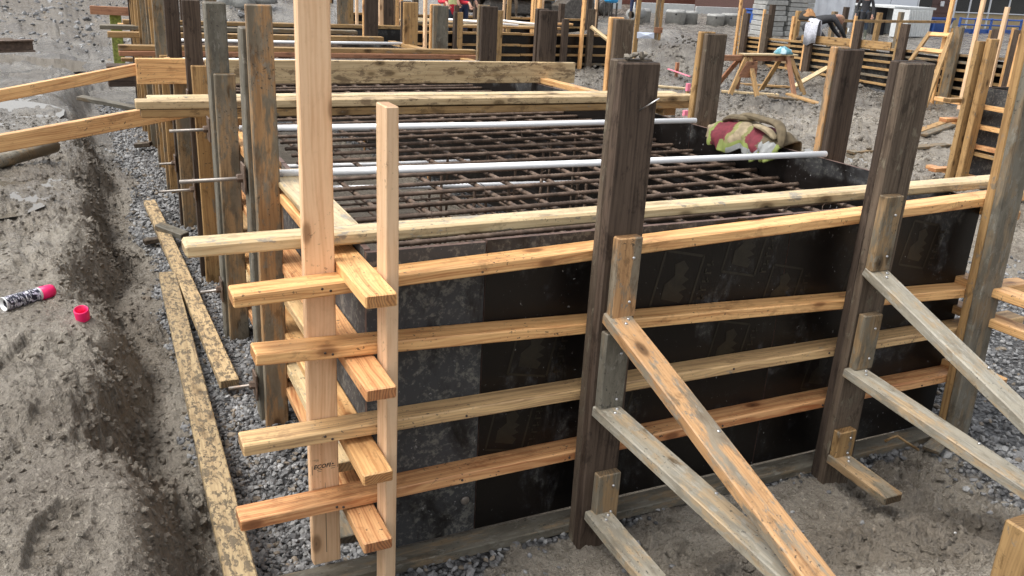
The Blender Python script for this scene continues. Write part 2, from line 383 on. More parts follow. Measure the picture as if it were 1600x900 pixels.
    s = np.clip(sst(4.2, 6.5, y + .8*fbm(x, y, .8, 3, 71))*sst(.4, -.2, x) + .8*sst(2.9, 3.6, x)*sst(1.0, 2.5, y)*sst(-.25, .3, fbm(x, y, .5, 3, 72)) + .75*sst(7, 10, y), 0, 1)
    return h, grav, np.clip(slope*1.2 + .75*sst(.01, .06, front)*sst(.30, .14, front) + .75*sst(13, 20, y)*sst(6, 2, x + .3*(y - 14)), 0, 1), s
BOOTS = [(-1.02, 1.02, 1.2), (-.92, .52, 1.45), (-1.12, .18, 1.0), (-.88, -.15, 1.3), (-1.15, 2.6, 1.5), (-1.0, 3.2, 1.4), (-.95, 2.25, .4), (1.35, -.78, .9), (1.62, -.95, .6), (1.15, -1.02, 1.6), (1.95, -.78, .3), (2.25, -.95, .8), (1.05, -.62, .2), (1.75, -.62, 1.2), (2.5, -.7, 1.9), (.48, -.55, .7), (1.45, -1.25, .4)]
def make_ground():
    az0 = math.degrees(yaw)
    az = np.concatenate([np.linspace(az0 - 180, az0 - 44, 46, endpoint=False), np.linspace(az0 - 44, az0 + 44, 820, endpoint=False), np.linspace(az0 + 44, az0 + 180, 46, endpoint=False)])
    rr = np.concatenate([[0, .3, .6, .9], 1/np.linspace(1/1.15, 1/22., 560), np.geomspace(22.4, 420, 60)])
    A, Rr = np.meshgrid(np.radians(az), rr)
    x = -.70 + Rr*np.sin(A); y = -2.40 + Rr*np.cos(A)
    h, g, d, s = terrain(x, y)
    n, m = len(rr), len(az)
    v = np.stack([x, y, h], -1).reshape(-1, 3)
    i, j = np.meshgrid(np.arange(n - 1), np.arange(m), indexing='ij'); j2 = (j + 1) % m
    f = np.stack([i*m + j, i*m + j2, (i + 1)*m + j2, (i + 1)*m + j], -1).reshape(-1, 4)[:, ::-1]
    M = NT('wet_site_mud'); tc = M.n('TexCoord'); P = tc.outputs['Object']
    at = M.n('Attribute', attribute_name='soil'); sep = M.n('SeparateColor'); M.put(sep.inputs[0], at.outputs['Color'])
    gw, damp_shade = sep.outputs[0], sep.outputs[1]
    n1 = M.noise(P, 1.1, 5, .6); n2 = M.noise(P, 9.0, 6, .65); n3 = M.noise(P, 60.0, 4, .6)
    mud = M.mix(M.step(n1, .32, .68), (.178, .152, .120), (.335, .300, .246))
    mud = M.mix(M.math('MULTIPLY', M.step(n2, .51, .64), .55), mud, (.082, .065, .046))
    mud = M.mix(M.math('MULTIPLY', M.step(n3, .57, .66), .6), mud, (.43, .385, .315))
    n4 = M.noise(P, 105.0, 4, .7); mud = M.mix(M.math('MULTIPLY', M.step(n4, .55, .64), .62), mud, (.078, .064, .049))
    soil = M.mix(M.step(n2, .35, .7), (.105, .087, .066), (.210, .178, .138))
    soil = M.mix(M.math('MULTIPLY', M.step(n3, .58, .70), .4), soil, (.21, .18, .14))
    dm = M.step(M.math('ADD', damp_shade, M.math('MULTIPLY', M.math('SUBTRACT', M.noise(P, 6.0, 6, .7), .5), 1.1)), .32, .72)  # dark soil tone: wetness plus the slope's shade put into the colour
    wetm = M.math('MULTIPLY', sep.outputs[2], M.step(n2, .30, .62)); mud = M.mix(M.math('MULTIPLY', sep.outputs[2], .80), mud, M.mix(M.step(n1, .35, .65), (.092, .082, .070), (.190, .174, .150)))
    mud = M.mix(M.math('MULTIPLY', M.math('MULTIPLY', sep.outputs[2], M.step(n2, .52, .62)), .5), mud, (.058, .050, .042))
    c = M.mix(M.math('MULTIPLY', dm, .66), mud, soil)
    vo = M.n('TexVoronoi', Scale=42.0); M.put(vo.inputs['Vector'], P)
    gr = M.mix(vo.outputs['Color'], (.10, .10, .10), (.25, .25, .25))
    gr = M.mix(M.step(vo.outputs['Distance'], .35, .7), gr, (.035, .035, .036))
    gm = M.step(M.math('ADD', gw, M.math('MULTIPLY', M.math('SUBTRACT', n2, .5), .9)), .42, .62)
    c = M.mix(gm, c, gr)
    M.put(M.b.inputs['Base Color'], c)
    wet = M.step(M.noise(P, 1.7, 5, .65), .42, .60)
    rg = M.math('MULTIPLY_ADD', wet, -.40, .54)
    rg = M.math('MULTIPLY', rg, M.math('MULTIPLY_ADD', wetm, -.45, 1.0))
    M.put(M.b.inputs['Roughness'], M.math('ADD', rg, M.math('MULTIPLY', damp_shade, .18)))
    M.b.inputs['Specular IOR Level'].default_value = .5
    hgt = M.math('ADD', M.math('ADD', M.math('MULTIPLY', n3, .5), M.math('MULTIPLY', n4, .3)), M.math('ADD', M.math('MULTIPLY', M.noise(P, 24.0, 6, .7), .9), M.math('MULTIPLY', vo.outputs['Distance'], M.math('MULTIPLY', gm, -.8))))
    M.bump(hgt, 1.0, .035)
    global MUDM; MUDM = M.m
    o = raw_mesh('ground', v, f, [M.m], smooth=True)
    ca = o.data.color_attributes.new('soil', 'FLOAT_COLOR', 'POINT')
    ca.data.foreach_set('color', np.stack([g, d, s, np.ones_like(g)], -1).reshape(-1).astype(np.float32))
    tag(o, 'churned wet grey brown mud of the building site', 'ground', kind='structure')
make_ground()

def hz(x, y): return float(terrain(np.array([float(x)]), np.array([float(y)]))[0][0])
GR = [plain('crushed_stone_grey', (.17, .17, .17), .6, var=.45, scale=18), plain('crushed_stone_pale', (.25, .25, .245), .6, var=.35, scale=18), plain('crushed_stone_dark', (.085, .085, .086), .55, var=.4, scale=18), plain('crushed_stone_brown', (.20, .165, .125), .65, var=.35, scale=18)]
def scatter(name, n, x0, x1, y0, y1, r0, r1, label, keep, bias=1.0, mats=GR, pm=(.55, .26, .12, .07), sink=.25):
    y = y0 + (y1 - y0)*RNG.random(n)**bias; x = RNG.uniform(x0, x1, n)
    h, g, d, s = terrain(x, y)
    k = RNG.random(n) < keep(x, y, g, d, s); x, y, h = x[k], y[k], h[k]
    r = RNG.uniform(r0, r1, len(x))*np.where(RNG.random(len(x)) < .12, 1.5, 1)
    o = stones(name, np.stack([x, y, h + r*sink], -1), r, mats, RNG.choice(len(mats), len(x), p=pm if len(mats) > 1 else None))
    if mats[0] is MUDM:
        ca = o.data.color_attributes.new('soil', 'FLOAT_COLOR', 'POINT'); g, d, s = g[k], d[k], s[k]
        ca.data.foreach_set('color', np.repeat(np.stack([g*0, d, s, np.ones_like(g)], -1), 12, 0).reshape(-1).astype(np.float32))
    return tag(o, label, 'gravel', kind='stuff')
scatter('gravel', 21000, -.72, .02, -.9, 3.4, .006, .0135, 'crushed grey stone in the trench along the form', lambda x, y, g, d, s: g*1.1, 1.25)
scatter('gravel', 13000, -.85, .02, 3.2, 9.5, .009, .017, 'crushed grey stone farther down the trench', lambda x, y, g, d, s: g*1.1, 1.2)
scatter('gravel', 13000, 2.45, 6.2, -1.4, 4.2, .010, .019, 'crushed grey stone beside the corner of the form', lambda x, y, g, d, s: g, 1.0)
scatter('gravel', 4200, -.1, 2.9, -.62, -.02, .007, .016, 'wet pebbles along the foot of the front sill', lambda x, y, g, d, s: g*.8 + .015, 1.0)
MC = [plain('mud_clod', (.17, .148, .118), .8, var=.3, scale=14), plain('damp_clod', (.105, .086, .063), .8, var=.35, scale=14)]
MM = [MUDM]
scatter('mud_clods', 24000, -1.45, -.25, -1.3, 6.5, .004, .018, 'crumbled moist soil on the bank beside the trench', lambda x, y, g, d, s: .26 + d*.74, 1.3, MM, None, -.25)
scatter('mud_clods', 12000, .2, 3.4, -1.9, -.08, .006, .024, 'crumbled mud in front of the form', lambda x, y, g, d, s: (.22 + d*.7)*(g < .6), .9, MM, None, -.3)
scatter('rubble', 9000, -6, 4, 13, 34, .02, .07, 'loose dark rubble on the spoil heap far left', lambda x, y, g, d, s: .7*sst(13, 22, y) + .1, 1.0, GR, (.35, .2, .35, .1), -.2)
scatter('mud_clods', 9000, 2.9, 13, 2.0, 14, .012, .05, 'lumps of mud across the open ground behind the form', lambda x, y, g, d, s: .9*(g < .5), 1.0, MM, None, -.15)
def puddle(x0, x1, y0, y1, z, label):
    M = bpy.data.materials.get('muddy_water')
    if M is None:
        T = NT('muddy_water'); P = T.n('TexCoord').outputs['Object']
        T.put(T.b.inputs['Base Color'], T.mix(T.noise(P, 2.0, 3), (.10, .085, .065), (.16, .14, .11))); T.b.inputs['Roughness'].default_value = .04
        T.bump(T.noise(P, 14.0, 2), .03, .01); M = T.m
    n = 18; gx, gy = np.meshgrid(np.linspace(x0, x1, 24), np.linspace(y0, y1, 24)); z = float(np.percentile(terrain(gx.ravel(), gy.ravel())[0], z)); cx, cy_ = (x0 + x1)/2, (y0 + y1)/2
    vs = [(0, 0, 0)] + [((x1 - x0)/2*math.cos(2*math.pi*k/n)*random.uniform(.8, 1), (y1 - y0)/2*math.sin(2*math.pi*k/n)*random.uniform(.8, 1), 0) for k in range(n)]
    o = mesh_obj('puddle', vs, [(0, 1 + k, 1 + (k + 1) % n) for k in range(n)], M, loc=(cx, cy_, z))
    tag(o, label, 'puddle', kind='structure')
puddle(-2.0, -.80, 5.4, 7.4, 58, 'shallow puddle on the churned mud behind the near brace')
puddle(-2.6, -.98, 7.0, 8.3, 60, 'bright puddle on the mud beside the upper brace')
puddle(-1.7, -.85, 2.9, 4.5, 45, 'thin film of water on the mud by the left edge')
puddle(-3.5, -.5, 11.2, 14.5, 55, 'puddle lying under the dark steel beam')
puddle(5.5, 8.5, 4.2, 6.0, 35, 'wet sheen on the mud behind the right wall')

# ------------------------------------------------------------------ front wall of the form
UP, BK, RTX = (0, 0, 1), (0, -1, 0), (1, 0, 0)
T2 = .038
F = thing('formwork_wall', (1.3, 0, 0), 'black plywood form wall facing the camera, with yellow walers and two tall dark posts', 'formwork')
def nails(pts, n, parent, r=.0055):
    n = V(n)
    for p in pts:
        o = lathe('nail', [(0, .004), (r*.8, .0035), (r, .001), (r, -.002)], NAIL, parent, p, n.to_track_quat('Z', 'Y').to_matrix(), 8)
def panel(name, p0, p1, z0, z1, nrm, m, parent, t=.018, label=None):
    """upright plywood sheet between ground points p0 and p1, dark face film plus brown edge; t goes along -nrm"""
    p0, p1, nn = V((*p0, 0)), V((*p1, 0)), V(nrm); L = (p1 - p0).length; ax = (p1 - p0).normalized()
    vs, fs, mi = [], [], []; ns = max(2, int(L/.4))
    for i in range(ns + 1):
        q = i/ns; b = p0 + ax*L*q; wv = .0003*math.sin(3.1*q + p0.x*7); zt = z1 + random.uniform(-.0015, .0015)
        for (dd, z) in ((0, z0), (0, zt), (-t, zt), (-t, z0)):
            k = b + nn*(dd + wv); vs.append((k.x, k.y, z))
    for i in range(ns):
        a = i*4
        for k, mm in ((0, 0), (1, 1), (2, 0), (3, 1)): fs.append((a + k, a + 4 + k, a + 4 + (k + 1) % 4, a + (k + 1) % 4)); mi.append(mm)
    fs += [(0, 1, 2, 3), (ns*4 + 3, ns*4 + 2, ns*4 + 1, ns*4)]; mi += [1, 1]
    c = sum((V(v) for v in vs), V())/len(vs)
    o = mesh_obj(name, [V(v) - c for v in vs], fs, [m, PLYEDGE], None, False, mi, c); adopt(o, parent)
    o.data.update(); bm = bmesh.new(); bm.from_mesh(o.data); bmesh.ops.recalc_face_normals(bm, faces=bm.faces); bm.to_mesh(o.data); bm.free()
    return tag(o, label)
panel('plywood_panel', (.0, 0), (.383, 0), .037, 1.094, BK, PLYS, F, label='narrow grey panel smeared with dry cement')
panel('plywood_panel', (.387, 0), (1.62, 0), .037, 1.099, BK, PLYM, F, label='black panel behind the first dark post')
panel('plywood_panel', (1.624, 0), (2.645, 0), .037, 1.097, BK, PLYM, F, label='black panel at the far corner')
box('sill', (-.47, -.089, 0), (2.80, -.001, .036), 'cement', F, seg=8)
def waler(x0, x1, z0, z1, m, label=None):
    return board('waler', (x0, -.0455, z0 + T2/2), (x1, -.0455, z1 + T2/2), .089, T2, UP, m, F, .004, label=label)
waler(-.395, 3.06, .997, 1.108, 'fir', 'topmost yellow waler climbing towards the right')
waler(-.344, 3.00, .817, .672, 'fir', 'yellow waler dipping towards the right')
waler(-.392, 2.99, .537, .516, 'firgrey', 'greyed waler third from the top')
waler(-.412, 2.66, .286, .296, 'firred', 'reddish lowest waler')
NAILD = plain('rusty_nail', (.05, .035, .028), .6)
def waler_nails(y, zs):
    for x in (-.14, -.12, .30, .70, .86, 1.35, 1.84, 2.03, 2.4):
        for (zl, zr) in zs:
            z = zl + (zr - zl)*(x + .4)/3.4 + T2/2 + random.uniform(-.008, .008)
            o = lathe('nail', [(0, .0015), (.004, .001), (.004, -.002)], NAILD, F, (x + random.uniform(-.02, .02), y, z), V(BK).to_track_quat('Z', 'Y').to_matrix(), 7)
waler_nails(-.0905, ((.997, 1.108), (.817, .672), (.537, .516), (.286, .296)))
# studs at the near corner
S = box('stud', (-.180, .001, .037), (-.091, .038, 2.42), 'spruce', F, .0035, label='tall pale stud rising past the top of the picture')
for zz in (.52,):
    o = box('drying_crack', (-.1375, -.0002, .08), (-.1360, .002, 1.02), INK, S, .0002, 0)
tm = text_mesh('ECOFI', .0195, .25)
o = link('lettering', tm, None); tm.materials.append(INK); o.matrix_basis = Matrix.Translation((-.173, -.0006, .398)) @ Matrix.Rotation(math.pi/2, 4, 'X'); adopt(o, S)
tm = text_mesh('2', .022); o = link('lettering', tm, None); tm.materials.append(INK); o.matrix_basis = Matrix.Translation((-.116, -.0006, .405)) @ Matrix.Rotation(math.pi/2, 4, 'X'); adopt(o, S)
for (x0, z0, x1, z1) in ((-.1775, .378, -.176, .41), (-.097, .392, -.0957, .425), (-.118, .398, -.103, .400), (-.118, .391, -.105, .3925), (-.162, .392, -.146, .394), (-.160, .386, -.148, .3875)):
    o = mesh_obj('stamp_bar', [(x0, 0, z0), (x1, 0, z0), (x1, 0, z1), (x0, 0, z1)], [(0, 1, 2, 3)], INK, loc=(0, -.0006, 0)); adopt(o, S)
K = box('stake', (.002, -.178, -.05), (.038, -.0905, 1.545), 'spruce', F, .003, label='narrow pale stake in front of the walers at the near corner')
# tall laminated posts
def post_pair(x0, x1, ztop, ms, parent, dy=.0, label=None):
    for i, m in enumerate(ms):
        y1 = -.090 - i*.0385 + dy
        box('post', (x0 + random.uniform(-.002, .002), y1 - .0375, -.15), (x1 + random.uniform(-.002, .002), y1, ztop + random.uniform(-.012, .004)), m, parent, .005, 1.6, label=label)
post_pair(.717, .851, 1.668, ('darkmud', 'dark'), F, label='dark post nearest the camera')
post_pair(1.858, 2.004, 1.668, ('dark', 'darkmud'), F, label='dark post with a mossy streak')
tube('nail', [(.79, -.166, 1.52), (.822, -.215, 1.562)], .0022, NAIL, F, 6)
mesh_mud = stones('mud_lump', np.array([[.76 + .02*i, -.12 - .008*(i % 3), 1.672 + .004*(i % 2)] for i in range(4)]), np.array([.016, .02, .014, .012]), MC, np.array([0, 0, 1, 0])); adopt(mesh_mud, F)
# right-hand corner post, leaning a little
p = [board('post', (2.635, -.112 - .0385*i, -.1), (2.555, -.112 - .0385*i, 1.86 - .03*i), .125, .0375, BK, ('tan', 'cement')[i], F, .005, label='stained post at the far corner of the wall') for i in range(2)]
box('stake', (2.66, -.135, -.05), (2.70, -.092, 1.08), 'tan', F)
# cleats and braces
def cleat(x, z0, z1, m):
    o = box('cleat', (x, -.204, z0), (x + .089, -.1672, z1), m, F, .004, 1.5)
    nails([(x + .06, -.2045, z0 + (z1 - z0)*q) for q in (.2, .75)], BK, o)
    return o
cleat(.738, .868, 1.135, 'orange'); cleat(.728, .517, .818, 'cement'); cleat(.752, .098, .288, 'greytan')
cleat(1.848, .915, 1.20, 'greytan'); cleat(1.866, .512, .738, 'greytan'); cleat(1.856, .118, .243, 'tan')
def brace(x, z0, y1, z1, m, dx=0, label=None):
    a, b = V((x, -.170, z0)), V((x + dx, y1, z1)); d = (b - a).normalized(); n = V((1, 0, 0)).cross(d); n = n if n.z > 0 else -n
    o = board('brace', a - n*.021, b - n*.021, .089, T2, n, m, F, .004, 6, 1.4, label=label)
    nails([a + d*.07, a + d*.05 + V((.02, 0, 0)), a + d*.55 + V((.03, 0, 0))], n, o)
    return o
brace(.772, .884, -1.72, .375, 'orange', .02, 'orange stained long brace')
brace(.762, .552, -1.62, .484, 'greytop', .05, 'cement grey lower brace')
brace(.772, .140, -.55, .118, 'greytop', .0, 'short muddy kicker at the foot of the near post')
brace(1.892, .928, -1.75, .335, 'greytop', .0, 'grey upper brace of the second post')
brace(1.885, .518, -1.75, .365, 'greytop', .03, 'grey lower brace of the second post')
brace(1.890, .135, -.475, .12, 'greytan', .0, 'short kicker at the foot of the second post')
# faint maker's prints on the film: frame, animal-like emblem, strokes of lettering
def print_mark(cx, cz, s, rot):
    vs, fs = [], []
    def quad(a, b, wd):
        a, b = V(a), V(b); d = (b - a).normalized(); nn = V((-d.y, d.x))*wd/2; k = len(vs)
        vs.extend([a + nn, a - nn, b - nn, b + nn]); fs.append((k, k + 1, k + 2, k + 3))
    c4 = [(-.5, -.62), (.5, -.62), (.5, .62), (-.5, .62)]
    for i in range(4): quad(c4[i], c4[(i + 1) % 4], .055)
    em = [(-.28, -.42), (.22, -.45), (.28, -.30), (.12, -.22), (.30, -.12), (.14, -.05), (.28, .08), (.12, .14), (.2, .32), (.02, .47), (-.18, .36), (-.1, .12), (-.3, -.1)]
    k = len(vs); vs.extend([V(e) for e in em]); fs.append(tuple(range(k, k + len(em))))
    for i in range(6):
        z = -.50 + i*.19; quad((.64, z), (.82, z + .02), .045); quad((.66 + .1*(i % 2), z), (.66 + .1*(i % 2), z + .10), .04)
    ca, sa = math.cos(rot), math.sin(rot)
    P = [((v.x*ca - v.y*sa)*s, 0, (v.x*sa + v.y*ca)*s) for v in vs]
    o = mesh_obj('film_print', P, fs, STAMP, loc=(cx, -.0011, cz)); adopt(o, F)
for (x, z, s) in ((.575, .70, .15), (.50, .42, .14), (1.13, .885, .17), (1.42, .985, .16), (1.62, .80, .15), (1.40, .60, .15), (2.02, .76, .15), (.90, .40, .15), (2.32, .92, .15), (1.9, .42, .14)): print_mark(x, z, s, math.radians(-12))
o = lathe('form_tie_plate', [(0, .004), (.012, .004), (.016, .002), (.016, -.002)], STEEL, F, (.345, -.003, .165), V(BK).to_track_quat('Z', 'Y').to_matrix(), 12)
# bits lying in front of the sill
C1 = board('wood_offcut', (2.42, -.20, .05), (2.62, -.12, .055), .07, .018, UP, 'cement', None, label='thin grey offcut lying at the foot of the corner post', cat='offcut')
C2 = tube('bent_strap', [(2.16, -.17, .13), (2.2, -.19, .16), (2.26, -.19, .12), (2.34, -.2, .07)], .006, W['tan'], None, 6, label='thin bent strip of wood sticking out by the grey brace', cat='strip')
C3 = box('timber_stake', (1.53, -1.19, .2), (1.632, -1.10, .512), 'tan', None, .006, 2, 'short thick stake with a mushroomed top in the mud at the lower right corner', 'stake')

# ------------------------------------------------------------------ left wall of the form
LW = thing('formwork_wall', (0, 4, 0), 'long side wall of the form running away from the near corner along the trench', 'formwork')
ys = [.020, 1.22, 2.44, 3.66, 4.88, 6.10, 7.32, 8.25]
for a, b in zip(ys[:-1], ys[1:]): panel('plywood_panel', (0, a), (0, b - .004), .037, 1.097, (-1, 0, 0), PLYS if a < .1 else PLY, LW)
for z, ms, y0 in ((1.037, 'fir', -.30), (.763, 'firred', -.30), (.479, 'fir', -.272), (.246, 'firred', -.272)):
    cut = [y0, 2.45 + random.uniform(-.3, .3), 5.2, 8.3]
    for i in range(3):
        board('waler', (-.0455, cut[i] + .002, z + T2/2 + .004*i), (-.0455, cut[i+1], z + T2/2 + .004*(i+1)), .088, T2, UP, ms if i == 0 else random.choice(('firgrey', 'tan')), LW, .004)
board('waler', (-.0455, .30, .665), (-.0455, 2.4, .63), .088, T2, UP, 'firgrey', LW)
board('waler', (-.0455, .05, .355), (-.0455, 2.4, .375), .088, T2, UP, 'pale', LW, label='pale board with bark edge')
box('sill', (-.09, .12, .0), (-.002, 8.3, .036), 'cement', LW)
box('cap_board', (-.092, .16, 1.0985), (.040, 1.02, 1.118), 'pale', LW)
PY = [.81, 1.68, 2.58, 3.67, 4.63, 5.42, 6.34, 7.25, 8.0]
front_m = ('orange', 'greytan', 'tan', 'greytan', 'tan', 'tan', 'greytan', 'tan', 'tan'); front_h = (1.735, 1.395, 1.325, 1.24, 1.16, 1.62, 1.5, 1.5, 1.45)
back_m = ('cement', 'cement', 'dark', 'dark', 'greytan', 'greytan', 'tan', 'tan', 'dark'); back_h = (1.655, 1.67, 1.65, 1.61, 1.62, 1.60, 1.66, 1.6, 1.7)
for k, y in enumerate(PY):
    j = random.uniform(-.004, .004)
    box('post', (-.179 + j, y, -.05), (-.0905 + j, y + .038, front_h[k]), front_m[k], LW, .004, 1.5, label='tall stained post nearest the corner' if k == 0 else None)
    if k == 0: box('post', (-.190, .852, -.05), (-.152, .94, back_h[k]), 'cement', LW, .004, 1.4)
    elif k == 1: box('post', (-.200, 1.722, -.05), (-.112, 1.80, 1.69), 'cement', LW, .006, 1.6, label='thick cement grey post with a rounded top')
    else:
        box('post', (-.196 + j, y + .062, -.05), (-.108 + j, y + .10, back_h[k]), back_m[k], LW, .004, 1.5)
        if k < 6: box('post', (-.172 + j, y + .18, -.05), (-.0905 + j, y + .215, 1.05), random.choice(('tan', 'greytan')), LW, .004, 1.4)
# threaded tie rods with square plates and nuts, through the posts
def rod(y, z, x0, k, label):
    t = thing('tie_rod', (-.2, y, z), label, 'tie rod', 'tie rods sticking out of the left wall')
    tube('rod', [(x0, y - .005, z + random.uniform(-.004, .004)), (-.06, y, z)], .0075, STEEL, t, 8)
    box('plate', (-.206, y - .038, z - .055), (-.1985, y + .038, z + .055), RUST, t, .002)
    o = lathe('nut', [(0, .012), (.012, .012), (.0165, .008), (.0165, -.012)], RUST, t, (-.216, y, z), V((-1, 0, 0)).to_track_quat('Z', 'Y').to_matrix(), 6, False)
rod(.893, 1.12, -.425, 0, 'steel tie rod with a rusty plate beside the tall stained post, upper one')
rod(.87, .287, -.305, 0, 'rusty tie rod at the foot of the tall stained post')
rod(1.835, 1.13, -.372, 1, 'steel tie rod poking out under the paired boards beside the grey post')
rod(1.75, .38, -.298, 1, 'thin rusty rod low on the cement grey post')
rod(2.65, 1.14, -.38, 2, 'upper tie rod beside the orange post under the lower slanting brace')
rod(2.65, .65, -.385, 2, 'rusty rod above the gravel beside the third post')
rod(3.75, .56, -.302, 3, 'short rusty rod beside the fourth post above the gravel')

# ------------------------------------------------------------------ right wall of the form
xw = lambda y: 2.60 - .085*y
RD = V((-.085, 1, 0)).normalized(); RN = V((1, .085, 0)).normalized()
RW = thing('formwork_wall', (2.3, 4, 0), 'far side wall of the form, its wet black inner face turned to the camera', 'formwork')
cut = [.02, 1.78, 3.55, 5.9, 8.2]
for i in range(4):
    a, b = cut[i], cut[i+1] - .004; panel('plywood_panel', (xw(a), a), (xw(b), b), .03, 1.097 + .003*i, -RN, PLY, RW)
for z in (1.045, .74, .6, .345):
    s0 = {1.045: -.12, .74: -.85, .6: -.40, .345: -.25}[z]
    for a, b in ((s0, 2.6), (2.61, 5.4), (5.41, 8.2)):
        q = .066 if a < 0 else .066
        p0, p1 = V((xw(max(a, 0)) + q + (.03 if a < 0 else 0), a, z)), V((xw(b) + q, b, z)); board('waler', p0, p1, .088, T2, UP, 'fir' if a < 0 else random.choice(('firgrey', 'tan')), RW, .004)
RY = [.86, 1.80, 2.66, 3.56, 4.45, 5.35, 6.0, 7.0]
RH = [1.613, 1.602, 1.618, 1.612, 1.583, 1.533, 1.522, 1.52]
RM = [('orange', 'dark'), ('tan', 'darkmud'), ('fir', 'darkmud'), ('dark', 'dark'), ('greytan', 'dark'), ('fir', 'cement'), ('dark', 'tan'), ('fir', 'dark')]
for k, y in enumerate(RY):
    for i, m in enumerate(RM[k]):
        x = xw(y) + .028 if i else xw(y) + .016
        yy = y - .0385*i
        box('post', (x, yy, -.1), (x + (.142 if i else .10), yy + .0375, RH[k] + (0 if i else .008)), m, RW, .005, 1.6)
FW = thing('formwork_wall', (1.0, 8.25, 0), 'short end wall of the form with a yellow ledge, deep in the background', 'formwork')
panel('plywood_panel', (-.02, 8.26), (1.0, 8.26), .03, 1.097, BK, PLY, FW); panel('plywood_panel', (1.004, 8.26), (2.85, 8.26), .03, 1.097, BK, PLY, FW)
box('waler', (-.3, 8.282, 1.06), (2.95, 8.37, 1.098), 'fir', FW); box('waler', (-.3, 8.282, .7), (2.95, 8.37, .738), 'tan', FW); box('cap_board', (-.25, 8.24, 1.101), (2.9, 8.38, 1.139), 'tan', FW)
for x, h, m in ((-.1, 1.6, 'tan'), (.35, 1.75, 'dark'), (.62, 1.7, 'greytan'), (1.9, 1.8, 'dark'), (2.12, 1.74, 'greytan'), (2.62, 2.3, 'spruce'), (2.68, 1.62, 'dark'), (2.82, 2.4, 'fir')): box('post', (x, 8.375, -.1), (x + (.05 if h > 2 else .12), 8.45, h), m, FW)

# ------------------------------------------------------------------ reinforcement
def ribbed(L, r, pitch):
    n = int(L/pitch); vs, fs = [], []; S_ = 8
    for i in range(2*n + 1):
        x = -L/2 + L*i/(2*n); rr = r*(1.10 if i % 2 else .93)
        for k in range(S_):
            t = 2*math.pi*k/S_; q = rr if k not in (0, 4) else r*1.12
            vs.append((x, q*math.cos(t), q*math.sin(t)))
    for i in range(2*n):
        for k in range(S_):
            a, b = i*S_ + k, i*S_ + (k + 1) % S_; fs.append((a, b, b + S_, a + S_))
    fs += [tuple(reversed(range(S_))), tuple(range(2*n*S_, 2*n*S_ + S_))]
    me = bpy.data.meshes.new('rebar'); me.from_pydata(vs, [], fs); me.materials.append(RUST); me.polygons.foreach_set('use_smooth', [True]*len(fs)); me.update(); return me
MAT = thing('rebar_mat', (1.3, 4, .95), 'upper grid of rusty rebar inside the black form', 'rebar mat')
mx = ribbed(2.30, .0102, .020); mx2 = ribbed(2.12, .0102, .024); my = ribbed(4.0, .0102, .03)
def put_bar(me, c, ang, parent, zrot=0):
    o = bpy.data.objects.new('rebar', me); COL.objects.link(o); o.matrix_basis = Matrix.Translation(c) @ Matrix.Rotation(ang, 4, 'Z') @ Matrix.Rotation(random.uniform(0, .3), 4, 'X'); adopt(o, parent); return o
y = .30
while y < 7.9:
    x0 = .19 + random.uniform(-.02, .03); L = 2.30 if y < 3 else 2.12
    put_bar(mx if y < 3 else mx2, (x0 + L/2, y + .05, .95 + random.uniform(-.004, .004)), math.radians(1.9 + random.uniform(-.7, .7)), MAT); y += .172 + random.uniform(-.018, .018)
for i, x in enumerate(np.linspace(.26, 2.36, 12)):
    for a in (2.12, 6.0):
        if a > 3 and x > 2.1: continue
        put_bar(my, (x - .055*(a - 2.1) + .05 + random.uniform(-.02, .02), a + random.uniform(-.04, .04), .926), math.radians(92.2 + random.uniform(-.3, .3)), MAT)
for i in range(60):                                            # tie-wire twists at the crossings
    x, y = .26 + .191*random.randint(0, 10) + .05, .45 + .172*random.randint(0, 16)
    tube('tie_wire', [(x, y, .94), (x + random.uniform(-.02, .02), y + .012, .968), (x + random.uniform(-.035, .035), y + random.uniform(-.02, .02), .985)], .0013, RUST, MAT, 4, smooth=False)
LOW = thing('rebar_mat', (1.3, 3, .62), 'lower denser grid of thin rebar deep in the left half of the form', 'rebar mat')
lx = ribbed(1.35, .007, .05); ly = ribbed(1.9, .007, .09)
for i in range(14): put_bar(lx, (.86, .35 + .135*i, .66), math.radians(1.5 + random.uniform(-.6, .6)), LOW)
for i in range(11): put_bar(ly, (.24 + .125*i, 1.25, .65), math.radians(91.5 + random.uniform(-.5, .5)), LOW)
lv = ribbed(.85, .008, .05)
for i in range(16):
    o = bpy.data.objects.new('rebar', lv); COL.objects.link(o); o.matrix_basis = Matrix.Translation((.9 + .2*(i % 7), 1.3 + .38*(i // 4) + .05*(i % 3), .50)) @ Matrix.Rotation(math.pi/2, 4, 'Y'); adopt(o, LOW)
# white plastic sleeves over the ties
def pipe(p0, p1, r, label):
    o = tube('pvc_pipe', [p0, (V(p0)*.5 + V(p1)*.5) - V((0, 0, .004)), p1], r, PVC, None, 14, label, 'pipe', 'white plastic sleeves across the form')
    return o
pipe((-.07, .905, 1.128), (2.535, .80, 1.122), .0145, 'nearest white plastic pipe crossing over the rebar to the dark post')
pipe((-.07, 1.80, 1.135), (2.43, 1.715, 1.130), .0145, 'white plastic pipe between the nearest pipe and the stack of planks')
pipe((-.07, 2.70, 1.135), (2.40, 2.63, 1.14), .0135, 'white plastic pipe just beyond the stack of paired planks')
pipe((-.07, 4.55, 1.14), (2.27, 4.44, 1.14), .0135, 'white plastic pipe lying in front of the dark paired planks')
pipe((-.07, 6.05, 1.14), (2.14, 6.0, 1.14), .0135, 'farthest white plastic pipe close to the end wall')
pipe((.25, 1.76, .845), (1.72, 1.75, .80), .0125, 'lower white pipe showing through the rebar under the nearest pipe')
pipe((.15, 2.62, .765), (1.42, 2.60, .75), .0125, 'lower white pipe seen through the rebar below the second pipe')
